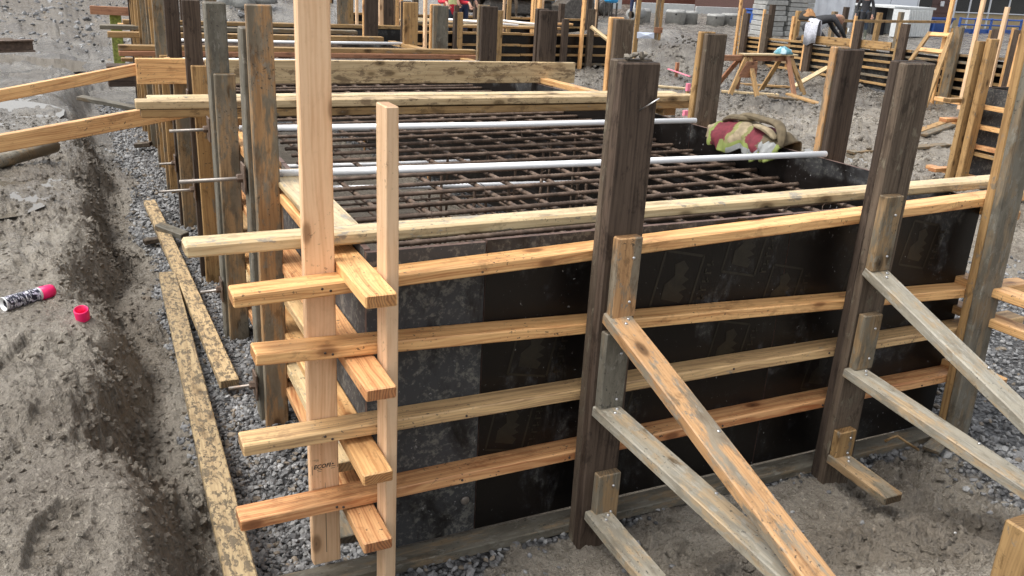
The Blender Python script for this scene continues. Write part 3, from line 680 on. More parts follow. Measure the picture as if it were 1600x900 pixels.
pipe((.3, 3.55, .80), (1.60, 3.53, .79), .0125, 'short lower white pipe deep under the second pipe')

# ------------------------------------------------------------------ loose timber across the top
G1 = 'planks laid across the top of the form'
def loose(name, p0, p1, wd, t, n, m, label, cat='plank', group=None, c=.004):
    return board(name, p0, p1, wd, t, n, m, None, c, None, 1.3, label, cat, group)
loose('plank', (-.494, .106, 1.119), (2.96, .150, 1.121), .090, T2, UP, 'pale', 'mud stained pale plank lying along the top edge of the front wall', group=G1, c=.007)
loose('plank', (-.470, 2.125, 1.163), (2.64, 2.085, 1.163), .089, .038, UP, 'tan', 'front plank of the paired stack on the form, the lower one', group=G1)
loose('plank', (-.490, 2.125, 1.2025), (2.66, 2.083, 1.2025), .089, .038, UP, 'stained', 'front plank of the paired stack on the form, the upper one', group=G1)
loose('plank', (-.430, 2.235, 1.163), (2.58, 2.19, 1.163), .089, .038, UP, 'tan', 'rear plank of the stack, half hidden at the bottom', group=G1)
loose('plank', (-.430, 2.235, 1.2025), (2.60, 2.19, 1.2025), .089, .040, UP, 'pale', 'rear plank of the stack with a bright yellow top', group=G1)
for z, yy in ((1.118, 2.15),): box('spacer_block', (-.09, yy - .1, 1.0985), (-.005, yy + .12, 1.142), 'tan', None, label='small block under the left end of the plank stack', cat='block'); box('spacer_block', (2.44, yy - .1, 1.102), (2.53, yy + .12, 1.142), 'tan', None, label='small block under the right end of the plank stack', cat='block')
loose('plank', (-.40, 3.56, 1.178), (-.005, 3.56, 1.178), .155, T2, BK, 'fir', 'short wide board on edge sticking out beyond the left posts', group=G1)
loose('plank', (.0, 3.545, 1.178), (2.62, 3.50, 1.175), .150, T2, BK, 'stained', 'wide stained plank standing on edge across the form', group=G1)
loose('plank', (-.44, 4.90, 1.145), (2.38, 4.82, 1.145), .089, T2, UP, 'red', 'dark red brown plank across the form, lower of two', group=G1)
loose('plank', (-.44, 4.92, 1.1845), (2.38, 4.84, 1.1845), .089, T2, UP, 'tan', 'tan plank lying on the dark red brown one', group=G1)
loose('plank', (-.46, 6.50, 1.14), (2.05, 6.42, 1.14), .1, .05, UP, 'tan', 'plank across the form beyond the fourth pipe', group=G1)
loose('plank', (-.50, 7.30, 1.14), (2.0, 7.2, 1.14), .14, .04, UP, 'greytan', 'far plank sticking out past the posts near the end wall', group=G1)
loose('plank', (-.50, 12.42, .97), (.20, 12.40, .955), .12, .07, BK, 'red', 'reddish plank nailed across the mossy stake at the far corner', 'plank')
board('cap_board', (2.42, 2.75, 1.12), (2.32, 4.1, 1.12), .06, T2, UP, 'fir', RW); board('cap_board', (2.28, 4.55, 1.12), (2.1, 6.3, 1.12), .07, T2, UP, 'tan', RW)
# slanting braces on the left
loose('brace', (-.17, 2.55, 1.117), (-3.80, 2.55, .494), .086, T2, BK, 'fir', 'lower slanting yellow brace running from the posts to the muddy bank', 'brace')
loose('brace', (-.19, 3.60, 1.225), (-3.60, 3.60, .525), .070, T2, BK, 'fir', 'upper slanting yellow brace with a frayed edge', 'brace')
L1 = tube('concrete_pole', [(-1.72, 3.75, .50), (-1.30, 4.20, .51), (-.93, 4.62, .53)], .050, W['greytop'], None, 14, 'round grey pole lying on the mud under the lower brace', 'pole')
# planks on the gravel
loose('plank', (-.432, -.30, .185), (-.387, 2.54, .205), .089, T2, UP, 'muddy', 'long mud splashed plank on the gravel reaching the bottom of the picture', 'plank', 'muddy planks lying in the trench')
loose('plank', (-.272, 1.10, .195), (-.362, 4.13, .205), .078, T2, UP, 'muddy', 'mud splashed plank on the gravel closer to the posts', 'plank', 'muddy planks lying in the trench')
loose('wood_offcut', (-.36, 3.38, .245), (-.22, 3.22, .215), .07, T2, (-.1, 0, 1), 'cement', 'dark grey offcut resting on the inner plank', 'offcut')
loose('wood_offcut', (-.46, 3.30, .17), (-.36, 3.32, .175), .05, .03, UP, 'darkmud', 'small dark chip of wood beside the gravel edge', 'offcut')
loose('wood_offcut', (-.33, 6.2, .20), (-.2, 6.15, .22), .08, .04, UP, 'darkmud', 'dark wet offcut in the trench by the fifth post', 'offcut')
loose('plank', (-.75, 7.9, .38), (-.2, 7.6, .30), .12, .04, UP, 'cement', 'grey board lying across the far end of the trench')

# ------------------------------------------------------------------ spray can, ring
ca, cb = V((-1.095, 1.575, 0)), V((-.905, 1.70, 0))
zc = max(hz(-1.0, 1.63), hz(-1.06, 1.6), hz(-.93, 1.68)) + .019
ca.z = cb.z = zc; ax = (cb - ca).normalized(); R_ = ax.to_track_quat('Z', 'Y').to_matrix()
CANW = plain('can_white_tin', (.72, .72, .72), .3, .2, var=.06); PINK = plain('fluorescent_pink_plastic', (.85, .015, .14), .4, var=.06, scale=6)
LAB = NT('can_label'); P = LAB.n('TexCoord').outputs['Object']
bandn = LAB.noise(LAB.vmul(P, (70, 70, 48)), 1.0, 4, .7); letters = LAB.noise(LAB.vmul(P, (45, 45, 330)), 1.0, 1)
c = LAB.mix(LAB.step(bandn, .54, .58), (.012, .013, .028), (.50, .47, .58)); c = LAB.mix(LAB.step(letters, .56, .62), c, (.75, .75, .78))
LAB.put(LAB.b.inputs['Base Color'], c); LAB.b.inputs['Roughness'].default_value = .3
CAN = thing('spray_can', ca, 'spray paint can with a bright pink cap lying on the muddy bank', 'spray can')
r = .0300
lathe('can_body', [(r*.6, .012), (r*.93, .002), (r, 0), (r*1.03, .003), (r, .007), (r, .150), (r*1.02, .153), (r*.98, .158), (r*.72, .172)], [CANW, LAB.m], CAN, ca, R_, 28, midx=[0, 0, 0, 0, 1, 0, 0, 0])
lathe('cap', [(r*.80, .160), (r*.98, .162), (r*.98, .200), (r*.93, .214), (r*.80, .222), (0, .223)], PINK, CAN, ca, R_, 28)
zr = hz(-.795, 1.33)
CAP = lathe('plastic_ring', [(.0275, 0), (.0285, .044), (.0265, .048), (.0245, .048), (.024, .004), (.022, 0)], PINK, None, (-.797, 1.325, zr - .004), Euler((.28, -.2, .4)).to_matrix(), 28)
tag(CAP, 'loose bright pink ring cap standing on the edge of the bank', 'cap')
tm = stones('plastic_scrap', np.array([[-.585, -.28, hz(-.585, -.28)], [-.565, -.30, hz(-.565, -.30)], [-.60, -.26, hz(-.6, -.26)]]), np.array([.016, .02, .012]), [plain('pink_marking_paint', (.45, .05, .10), .6)], np.zeros(3, int), .3); tag(tm, 'smear of pink marking paint on the crumbled bank', 'paint smear')

# ------------------------------------------------------------------ far formworks
B = thing('formwork_wall', (7, 13.3, 0), 'low far form with four walers standing behind the long form, boards heaped on it', 'formwork')
for a, b in ((4.7, 6.2), (6.204, 7.7), (7.704, 9.25)): panel('plywood_panel', (a, 13.34), (b, 13.34), 0, .70, BK, PLY, B)
for z, m in ((.68, 'tan'), (.47, 'tan'), (.29, 'tan'), (.13, 'greytan')):
    for a, b in ((4.5, 6.9), (6.91, 9.2)): board('waler', (a, 13.29, z + random.uniform(-.01, .01)), (b, 13.29, z + random.uniform(-.01, .01)), .09, .04, UP, m, B)
for x, h, ms in ((4.93, 2.0, ('spruce',)), (5.5, 1.05, ('dark', 'tan')), (6.35, 1.1, ('tan',)), (7.2, 2.2, ('fir', 'spruce')), (7.75, .98, ('dark',)), (8.16, 2.3, ('fir',)), (8.32, 1.18, ('darkmud',)), (9.0, 1.02, ('tan', 'dark'))):
    for i, m in enumerate(ms): box('post', (x + .05*i, 13.14, -.1), (x + .05*i + (.045 if m in ('spruce', 'fir') else .11), 13.24, h - .35*i*(h > 1.5)), m, B)
board('brace', (8.32, 13.1, .86), (9.25, 12.2, .05), .08, .038, (0, -.6, .8), 'pale', B)
random.seed(21)
for i in range(9):
    y = 13.5 + .17*i; x0 = 4.8 + random.uniform(0, 1.4); L = random.uniform(1.6, 3.4)
    loose('plank', (x0, y, .78 + .012*(i % 3)), (min(x0 + L, 9.4), y + random.uniform(-.12, .12), .78 + .012*(i % 3)), .13, .04, UP, ('tan', 'pale', 'greytan', 'fir', 'tan', 'pale', 'greytan', 'fir', 'pale')[i], ('tan board nearest the front edge of the heap on the low far form', 'pale board second from the front of the heap on the low far form', 'grey board third from the front of the heap', 'yellow board in the front half of the heap on the low far form', 'tan board in the middle of the heap on the low far form', 'pale board just behind the middle of the heap', 'grey board in the rear half of the heap on the low far form', 'yellow board second from the back of the heap', 'pale board at the very back of the heap on the low far form')[i], 'plank', 'loose boards heaped on the low far form')
for i, (x, y, x2, y2) in enumerate(((5.5, 13.45, 6.9, 13.4), (6.4, 14.0, 7.6, 13.5))):
    tube('pvc_pipe', [(x, y, .90), (x2, y2, .83)], .022, PVC, None, 8, ('white pipe lying on the boards of the low far form, left one', 'white pipe slanting over the boards of the low far form, right one')[i], 'pipe')
PS = thing('paper_notice', (9.6, 13.2, .7), 'pale blue white sheet of paper fixed to the end of the low far form', 'notice')
mesh_obj('sheet', [(9.38, 13.08, .78), (9.80, 13.10, .77), (9.80, 13.085, .655), (9.38, 13.065, .66), (9.59, 13.05, .72), (9.38, 13.083, .78), (9.8, 13.103, .77), (9.8, 13.088, .655), (9.38, 13.068, .66)], [(0, 1, 4), (1, 2, 4), (2, 3, 4), (3, 0, 4), (8, 7, 6, 5)], plain('bluish_paper', (.62, .68, .80), .7, var=.05)).parent = None
adopt(bpy.data.objects['sheet'], PS)
STK = thing('grade_stake', (11.9, 16.1, 0), 'tall slim wooden stake pair at the end of the low far form', 'stake')
box('lath', (11.80, 16.05, -.1), (11.90, 16.1, 2.3), 'greytan', STK); box('lath', (11.92, 16.02, -.1), (11.98, 16.07, 2.35), 'tan', STK); box('clamp', (11.78, 16.0, .55), (12.0, 16.04, .68), 'red', STK)

Cw = thing('formwork_wall', (13.3, 11, 0), 'long far form on the right with cement smeared panels and many walers', 'formwork')
xc = lambda y: 13.30 + .004*(y - 9); zt = lambda y: .84 - .036*(y - 8.8)
yy = [7.45, 8.9, 10.3, 11.7, 13.1, 14.6]
for k, (a, b) in enumerate(zip(yy[:-1], yy[1:])): panel('plywood_panel', (xc(a), a), (xc(b) - .002, b - .006), 0, zt((a + b)/2) - .06, (-1, 0, 0), PLYS if k > 1 else PLY, Cw)
for q, m in ((1.0, 'tan'), (.86, 'greytan'), (.70, 'tan'), (.52, 'tan'), (.34, 'greytan'), (.16, 'tan')):
    for a, b in ((7.2, 9.7), (9.71, 12.2), (12.21, 14.7)):
        board('waler', (xc(a) - .05, a, zt(a)*q - .02), (xc(b) - .05, b, zt(b)*q - .02), .09, .045, UP, random.choice((m, 'tan', 'greytan')), Cw)
for y, h, m in ((14.4, 1.15, 'dark'), (13.7, 1.18, 'darkmud'), (12.3, 1.11, 'dark'), (11.02, 1.23, 'dark'), (9.9, 1.26, 'dark'), (8.75, 1.30, 'greytan'), (8.0, 1.32, 'dark'), (7.6, 1.34, 'dark')):
    box('post', (13.10, y - .10, -.1), (13.18, y + .07, h), m, Cw, .005); box('post', (13.12, y + .085, -.1), (13.17, y + .135, h - random.uniform(-.1, .3)), random.choice(('tan', 'fir')), Cw, .004)
for y, h, x in ((14.62, 2.4, 13.1), (8.92, 2.6, 13.05), (8.25, 2.6, 12.95), (7.78, 1.68, 12.95), (13.05, 1.18, 13.3)): box('pole', (x, y - .03, -.1), (x + .05, y + .04, h), 'fir' if x > 13 else 'spruce', Cw)
board('cap_board', (13.22, 10.2, .83), (13.22, 12.6, .76), .14, .04, (-1, 0, 0), 'tan', Cw); board('brace', (12.85, 11.35, .30), (11.5, 10.75, .02), .09, .04, (0, -.3, .9), 'pale', Cw)
loose('handrail', (14.55, 13.0, 1.115), (18.0, 13.0, 1.17), .05, .06, UP, 'tan', 'thin wooden rail carried level above the far right form', 'rail')
LD = thing('wooden_ladder', (12.6, 8.9, 0), 'short homemade wooden ladder leaning against the far right form', 'ladder')
for a, b in (((12.15, 8.28, 0), (13.0, 8.76, 1.19)), ((12.30, 9.28, .02), (13.0, 9.20, 1.17))): board('rail', a, b, .085, .04, (-.7, .1, .5), 'tan', LD)
for q in (.2, .47, .74, .97): board('rung', V((12.15, 8.28, 0)).lerp(V((13.0, 8.76, 1.19)), q), V((12.30, 9.28, .02)).lerp(V((13.0, 9.20, 1.17)), q), .075, .035, (-.8, 0, .5), 'fir', LD)
D = thing('formwork_wall', (7.6, 3.2, 0), 'black form corner at the right edge with a light double post and tan walers', 'formwork')
panel('plywood_panel', (7.64, 2.2), (7.64, 3.88), .03, .98, (-1, 0, 0), PLYS, D); panel('plywood_panel', (7.66, 3.88), (9.6, 3.88), .03, .98, (0, 1, 0), PLY, D)
box('batten', (7.60, 3.83, .03), (7.638, 3.87, .95), 'pale', D)
for z, e in ((.80, 4.33), (.60, 4.05), (.40, 3.95), (.33, 4.0), (.08, 4.25)): board('waler', (7.55, 2.0, z), (7.55, e, z), .09, .04, UP, random.choice(('fir', 'firred', 'tan')), D)
for z in (.84, .64, .12): board('waler', (7.25, 3.96, z), (9.5, 3.96, z), .09, .04, UP, random.choice(('firred', 'tan')), D)
box('post', (7.37, 3.70, -.1), (7.49, 3.765, 1.47), 'tan', D, .006, label='light double post with a rough broken top'); box('post', (7.30, 3.775, -.1), (7.40, 3.83, 1.44), 'tan', D)
box('post', (7.36, 3.05, -.1), (7.48, 3.13, 1.42), 'dark', D); box('post', (7.42, 3.14, .4), (7.47, 3.18, 1.2), 'pale', D); box('post', (8.3, 4.02, -.1), (8.42, 4.1, 1.5), 'fir', D); box('post', (8.9, 4.02, -.1), (9.0, 4.1, 1.62), 'dark', D)
# ------------------------------------------------------------------ saw horses, ground timber, marking stakes
SH = thing('saw_horse', (9.8, 10.0, 0), 'brown wooden saw horse with splayed legs on the mud behind the right wall', 'saw horse')
box('top_beam', (9.0, 10.02, .56), (10.72, 10.10, .655), 'red', SH, .005); box('top_board', (9.55, 9.95, .657), (10.74, 10.12, .685), 'pale', SH)
for (t, b) in (((9.62, 9.98, .62), (9.20, 9.78, 0)), ((9.70, 10.00, .62), (9.62, 9.55, 0)), ((9.66, 10.12, .6), (9.95, 10.52, 0)), ((9.60, 10.12, .6), (9.5, 10.6, 0)), ((10.52, 9.98, .66), (10.46, 9.58, 0)), ((10.60, 9.98, .62), (10.88, 9.80, 0)), ((10.50, 10.12, .6), (10.40, 10.40, 0))): board('leg', t, b, .085, .04, (0, -1, .3), random.choice(('red', 'tan', 'red')), SH)
o = mesh_obj('gusset', [(x, y, z) for y in (9.86, 9.875) for (x, z) in ((9.56, .57), (9.78, .57), (9.80, .30), (9.40, .30))], [(0, 1, 2, 3), (7, 6, 5, 4), (0, 4, 5, 1), (1, 5, 6, 2), (2, 6, 7, 3), (3, 7, 4, 0)], W['red']); adopt(o, SH)
def rag(name, c, rx, ry, rz, mats, pick, label, cat, n=26, m=14, seed=1, low=.0):
    """crumpled cloth: a closed dome of folds"""
    random.seed(seed); vs, fs, mi = [], [], []
    for i in range(m + 1):
        a = math.pi/2*(i/m)
        for k in range(n):
            t = 2*math.pi*k/n; f = 1 + .16*math.sin(5*t + seed) + .10*math.sin(9*t + 3*a + 2*seed) + random.uniform(-.04, .04)
            r = math.cos(a)*f; vs.append((c[0] + rx*r*math.cos(t), c[1] + ry*r*math.sin(t), c[2] + low + rz*math.sin(a)*(1 + .18*math.sin(4*t + 5*a) + random.uniform(-.05, .05))))
    for i in range(m):
        for k in range(n):
            a, b = i*n + k, i*n + (k + 1) % n; fs.append((a, b, b + n, a + n)); mi.append(pick(i/m, k/n))
    fs.append(tuple(reversed(range(n)))); mi.append(0)
    o = mesh_obj(name, vs, fs, mats, None, True, mi); return tag(o, label, cat)
CLOTH = lambda n, c: plain(n, c, .85, var=.25, scale=30, bump=.3)
rag('rag', (10.45, 10.03, .686), .17, .12, .11, [CLOTH('pale_blue_cloth', (.40, .55, .62)), CLOTH('teal_cloth', (.12, .30, .36))], lambda a, b: int(b*7) % 2, 'crumpled pale blue cloth on top of the saw horse', 'cloth', 18, 8, 4)
random.seed(5)
for a, b, m, lab in (((9.20, 9.99, .05), (10.12, 9.62, .05), 'pale', 'thin light board on the mud under the saw horse'), ((9.50, 9.28, .06), (10.25, 9.28, .06), 'greytan', 'short grey board on the mud in front of the saw horse'), ((10.32, 9.60, .06), (10.30, 8.66, .06), 'tan', 'narrow tan board lying right of the saw horse'),
    ((7.60, 5.42, .05), (9.45, 5.56, .06), 'greytan', 'long grey board on the mud behind the second dark post'), ((9.45, 6.25, .07), (11.5, 7.15, .08), 'tan', 'tan board of the pair lying on the mud towards the far right form'), ((9.62, 6.12, .05), (11.7, 7.05, .05), 'greytan', 'grey board of the pair lying on the mud towards the far right form'),
    ((4.6, 3.3, .05), (5.6, 3.15, .05), 'greytan', 'grey board half sunk in the mud beside the jacket'), ((8.2, 10.6, .06), (8.9, 10.4, .06), 'pale', 'small pale board by the pink marking stakes'), ((10.6, 11.3, .08), (11.6, 11.0, .1), 'tan', 'offcut on the mud before the far right form')):
    z0, z1 = hz(a[0], a[1]) + .02, hz(b[0], b[1]) + .02
    loose('plank', (a[0], a[1], z0), (b[0], b[1], z1), .12, .035, UP, m, lab, 'plank')
PINKR = plain('pink_survey_ribbon', (.80, .22, .30), .6, var=.1)
for i, (x, y, h, m, lab) in enumerate(((8.40, 9.88, .17, PINKR, 'pink topped survey stake on the mud beside the plank stack'), (9.55, 11.85, .26, W['red'], 'orange brown survey stake in the small dirt heap'), (7.05, 8.05, .12, PINKR, 'short pink survey stake at the end of the plank stack'))):
    s = thing('survey_stake', (x, y, 0), lab, 'stake'); z = hz(x, y)
    box('stake_body', (x - .025, y - .02, z - .1), (x + .03, y + .02, z + h), W['tan'] if m is PINKR else m, s); box('ribbon', (x - .03, y - .026, z + h*.3), (x + .036, y + .026, z + h + .005), m, s, .002)
z = hz(9.3, 11.5); o = board('ribbon', (9.42, 11.95, z + .14), (9.58, 11.45, z + .06), .06, .012, UP, PINKR); tag(o, 'strip of pink survey tape on the mud slope', 'tape')

# ------------------------------------------------------------------ things hung on the forms
MAR, BEI, OLI, LIM, REF, LIN = CLOTH('maroon_cloth', (.13, .016, .025)), CLOTH('beige_cloth', (.245, .195, .12)), CLOTH('olive_trim', (.17, .165, .06)), plain('lime_reflective_tape', (.17, .205, .05), .75, var=.2), plain('grey_reflective_tape', (.20, .205, .20), .5, var=.12), CLOTH('brown_lining', (.115, .088, .05))
J = thing('jacket', (2.48, 1.27, 1.1), 'maroon work jacket with beige bands and lime trim slung over the right wall', 'jacket')
def shell(name, prof, s0, s1, mats, pick, ns=26, amp=.012, seed=0):
    """cloth sheet draped across the wall: prof = (across, height) points, s = place along the wall"""
    fp = []
    for k in range(len(prof) - 1):
        for u in range(4): fp.append(tuple(prof[k][i] + (prof[k+1][i] - prof[k][i])*u/4 for i in (0, 1)))
    prof = fp + [prof[-1]]; ns *= 2
    vs, fs, mi = [], [], []; n = len(prof)
    for i in range(ns + 1):
        q = i/ns; s = s0 + (s1 - s0)*q
        for k, (a, z) in enumerate(prof):
            p = k/(n - 1); wv = amp*(math.sin(11*q + 3*p + seed) + .7*math.sin(23*q - 5*p + 2*seed) + .5*math.sin(37*q + 9*p))
            taper = 1 - .6*max(0, .22 - q)/.22 - .8*(max(0, q - .80)/.20)**1.5
            base = V((xw(s) + .009, s, 1.10)); pt = base + RN*(a*(.6 + .4*taper) + wv) + V((0, 0, (z*taper if z > 0 else z*(.7 + .5*math.sin(2.5*q + .6))) + .8*wv)); vs.append(pt)
    for i in range(ns):
        for k in range(n - 1): fs.append((i*n + k, i*n + k + 1, i*n + n + k + 1, i*n + n + k)); mi.append(pick((i + .5)/ns, (k + .5)/(n - 1)))
    c = V((2.48, 1.27, 1.1)); o = mesh_obj(name, [v - c for v in vs], fs, mats, None, True, mi, c); adopt(o, J)
    md = o.modifiers.new('thickness', 'SOLIDIFY'); md.thickness = .008; return o
def jz(q, p):
    e = .015*math.sin(30*p)
    if p < .13 and q > .42: return 4 if q < .80 else 3
    if p < .19 and .30 < q < .72: return 3
    if q + e + .10*p < .12: return 1
    if q + e + .10*p < .18: return 3
    if q + e < .38: return 0
    if q + e < .43: return 2
    if q + e < .56: return 1
    if q + e < .61: return 2
    return 0 if q + e < .80 else 5
prof = [(-.105, -.055), (-.106, -.04), (-.104, -.02), (-.098, .003), (-.085, .025), (-.065, .045), (-.035, .062), (-.005, .072), (.03, .074), (.06, .06), (.085, .03), (.095, -.02), (.098, -.08)]
shell('jacket_body', prof, 1.585, 1.045, [MAR, BEI, OLI, LIM, REF, LIN], jz, 34, .013, 1.0)
def jp(s, a, z): return V((xw(s) + .009, s, 1.10)) + RN*a + V((0, 0, z))
def fold(name, pts, r, fl, m):
    """flattened limp tube of cloth with creases"""
    vs, fs = tube_mesh(pts, r, 16); n = len(pts)
    cen = [V(q) for q in pts]; out = []
    for i, v in enumerate(vs):
        c = cen[min(i//16, n - 1)]; d = v - c; d.z *= fl; k = 1 + .14*math.sin(i*2.3) + .10*math.sin(i*.9 + 1); out.append(c + d*k)
    c0 = sum(cen, V())/n; o = mesh_obj(name, [v - c0 for v in out], fs, m, None, True, loc=c0); adopt(o, J); o.modifiers.new('smooth', 'SUBSURF').render_levels = 1
fold('sleeve', [jp(1.46, .03, .085), jp(1.40, .02, .11), jp(1.32, .01, .118), jp(1.22, .0, .112), jp(1.13, -.01, .118), jp(1.08, -.03, .095), jp(1.05, -.05, .055), jp(1.035, -.06, .0)], [.02, .028, .034, .03, .035, .03, .022, .012], .55, LIN)
fold('sleeve', [jp(1.26, -.05, .085), jp(1.2, -.065, .088), jp(1.14, -.065, .08), jp(1.10, -.07, .065), jp(1.07, -.075, .04)], [.012, .026, .028, .022, .012], .5, BEI)
fold('collar', [jp(1.56, .02, .03), jp(1.50, -.01, .075), jp(1.44, -.02, .098), jp(1.37, -.01, .10), jp(1.30, .03, .10)], [.012, .024, .028, .026, .014], .6, LIN)
shell('reflective_flap', [(-.112, -.065), (-.114, -.045), (-.111, -.02), (-.10, .004), (-.085, .022)], 1.22, 1.04, [REF, LIM], lambda q, p: 1 if p < .3 or q > .9 else 0, 14, .008, 2.0)
TW = thing('towel', (13.15, 12.3, .8), 'pale grey towel hanging over a dark post of the far right form', 'towel')
vs, fs = [], []; n = 10
for i in range(n + 1):
    q = i/n
    for k, (dx, z) in enumerate(((-.06, .70 - .06*q), (-.07, .9), (-.065, 1.05), (-.02, 1.17), (.04, 1.17), (.09, 1.0), (.10, .72 + .05*q))): vs.append((13.14 + dx + .012*math.sin(9*q + k), 12.06 + .34*q + .015*math.sin(3*k), z + .02*math.sin(7*q + k)))
for i in range(n):
    for k in range(6): fs.append((i*7 + k, i*7 + k + 1, i*7 + 8 + k, i*7 + 7 + k))
o = mesh_obj('towel_cloth', vs, fs, CLOTH('grey_towelling', (.50, .51, .56)), None, True); adopt(o, TW); o.modifiers.new('thickness', 'SOLIDIFY').thickness = .012

rag('bag', (13.20, 12.50, 1.135), .17, .17, .20, [CLOTH('orange_brown_leather', (.33, .17, .07)), CLOTH('black_bag_trim', (.03, .025, .02))], lambda a, b: 1 if a < .2 or int(b*6) == 2 else 0, 'orange brown tool bag on the form above the grey towel', 'bag', 16, 7, 8); box('perch_board', (13.08, 12.32, 1.112), (13.32, 12.68, 1.134), 'tan', Cw)
# ------------------------------------------------------------------ people
def person(loc, rot, jt, zones, mats, label, scale=1.0, extra=None):
    J_ = dict(jt); names = list(J_); bm_v = [V(J_[k][0]) for k in names]; rad = [J_[k][1] for k in names]
    edges = [(names.index(a), names.index(b)) for a, b in BONES if a in J_ and b in J_]
    for sd in ('L', 'R'):                                       # five short finger chains on each hand
        h, wr = V(J_['hand' + sd][0]), V(J_['wrist' + sd][0]); d = (h - wr).normalized(); side = d.cross(V((0, 1, 0)) if abs(d.y) < .8 else V((1, 0, 0))).normalized()
        for f, (off, ln) in enumerate(((-.030, .058), (-.011, .074), (.010, .078), (.029, .068), (.048, .05))):
            a = len(bm_v); base = h + side*(off if f < 4 else -.035); dd = d if f < 4 else (d*.6 - side*.8).normalized()
            bm_v += [base + dd*ln*.55, base + dd*ln + V((0, .012, -.006))]; rad += [.010, .008]; edges += [(names.index('hand' + sd), a), (a, a + 1)]
    me = bpy.data.meshes.new('person'); me.from_pydata([tuple(v) for v in bm_v], edges, []); o = bpy.data.objects.new('person', me); COL.objects.link(o)
    sk = o.modifiers.new('skin', 'SKIN'); o.modifiers.new('sub', 'SUBSURF').levels = 1
    for i, r in enumerate(rad): me.skin_vertices[0].data[i].radius = r if isinstance(r, tuple) else (r, r)
    me.skin_vertices[0].data[names.index('pelvis')].use_root = True
    ev = bpy.data.meshes.new_from_object(o.evaluated_get(bpy.context.evaluated_depsgraph_get())); ev.name = 'person'
    o.modifiers.clear(); o.data = ev; ev.materials.clear()
    for m in mats: ev.materials.append(m)
    segs = [(V(bm_v[a]), V(bm_v[b]), zones.get(names[b] if b < len(names) else 'finger', zones.get('*', 0))) for a, b in edges]
    idx = []
    for p in ev.polygons:
        c = p.center; best = (9, 0)
        for a, b, z in segs:
            ab = b - a; t = max(0, min(1, (c - a).dot(ab)/max(ab.dot(ab), 1e-9))); dd = (c - a - ab*t).length
            if dd < best[0]: best = (dd, z(t, c) if callable(z) else z)
        idx.append(best[1])
    ev.polygons.foreach_set('material_index', idx); ev.polygons.foreach_set('use_smooth', [True]*len(idx))
    o.matrix_basis = Matrix.Translation(loc) @ Matrix.Rotation(rot, 4, 'Z') @ Matrix.Scale(scale, 4)
    return tag(o, label, 'person')
BONES = [('pelvis', 'waist'), ('waist', 'chest'), ('chest', 'neck'), ('neck', 'head'), ('head', 'crown'), ('head', 'nose')]
for s in 'LR': BONES += [('chest', 'shoulder' + s), ('shoulder' + s, 'elbow' + s), ('elbow' + s, 'wrist' + s), ('wrist' + s, 'hand' + s), ('pelvis', 'hip' + s), ('hip' + s, 'knee' + s), ('knee' + s, 'ankle' + s), ('ankle' + s, 'toe' + s)]
def stand(arm=0.0, spread=.11):
    j = dict(pelvis=((0, 0, .95), (.15, .11)), waist=((0, 0, 1.10), (.145, .105)), chest=((0, 0, 1.32), (.17, .12)), neck=((0, .01, 1.48), .058), head=((0, .03, 1.60), (.075, .09)), crown=((0, .02, 1.71), .07), nose=((0, .125, 1.595), .016))
    for s, k in (('L', -1), ('R', 1)):
        j.update({'shoulder' + s: ((.19*k, 0, 1.41), .065), 'elbow' + s: ((.27*k, -.02, 1.13), .05), 'wrist' + s: ((.27*k, .07 + arm, .90 + arm), .034), 'hand' + s: ((.27*k, .10 + arm*1.2, .82 + arm), (.04, .022)),
                  'hip' + s: ((.095*k, 0, .90), .10), 'knee' + s: ((spread*k, .02, .50), .068), 'ankle' + s: ((spread*k*1.1, -.01, .10), .05), 'toe' + s: ((spread*k*1.25, .15, .045), .042)})
    return j
SKIN = plain('skin', (.42, .23, .16), .55, var=.1); BLK = CLOTH('black_work_jacket', (.025, .025, .028)); JEAN = CLOTH('dark_blue_jeans', (.035, .05, .075)); BOOT = CLOTH('brown_boots', (.09, .065, .045)); GREEN = CLOTH('rubber_boots', (.13, .14, .11))
REDV = CLOTH('red_hi_vis', (.50, .02, .04)); BRN = CLOTH('brown_trousers', (.16, .12, .085)); NAVY = CLOTH('navy_jacket', (.02, .03, .075)); ORG = CLOTH('orange_hi_vis', (.75, .14, .03)); HAT = plain('brown_hard_hat', (.30, .17, .09), .5)
zs = {'*': 0, 'waist': 0, 'chest': 0, 'neck': 3, 'head': 3, 'crown': 4, 'nose': 3, 'finger': 3}
for s in 'LR': zs.update({'hip' + s: 1, 'knee' + s: 1, 'ankle' + s: (lambda t, c: 2 if t > .35 else 1), 'toe' + s: 2, 'hand' + s: 3})
p = person((24.75, 22.1, 0), math.radians(130), stand(.0, .13), zs, [BLK, JEAN, GREEN, SKIN, HAT], 'person in a black jacket and dark jeans standing behind the far right form')
TB = thing('tool_belt', (24.75, 22.1, 1.0), 'black tool belt with pouches worn by the standing person in black', 'tool belt')
for a in (20, 75, 150, 215, 290): b = math.radians(a); box('pouch', (24.75 + .2*math.cos(b) - .09, 22.1 + .17*math.sin(b) - .06, .72), (24.75 + .2*math.cos(b) + .09, 22.1 + .17*math.sin(b) + .06, 1.0), BLK, TB, .02)
cr = dict(pelvis=((0, -.30, .36), (.17, .15)), waist=((0, -.14, .46), (.16, .13)), chest=((0, .12, .55), (.18, .14)), neck=((0, .30, .55), .06), head=((0, .40, .50), (.08, .09)), crown=((0, .48, .57), .075), nose=((0, .44, .40), .016))
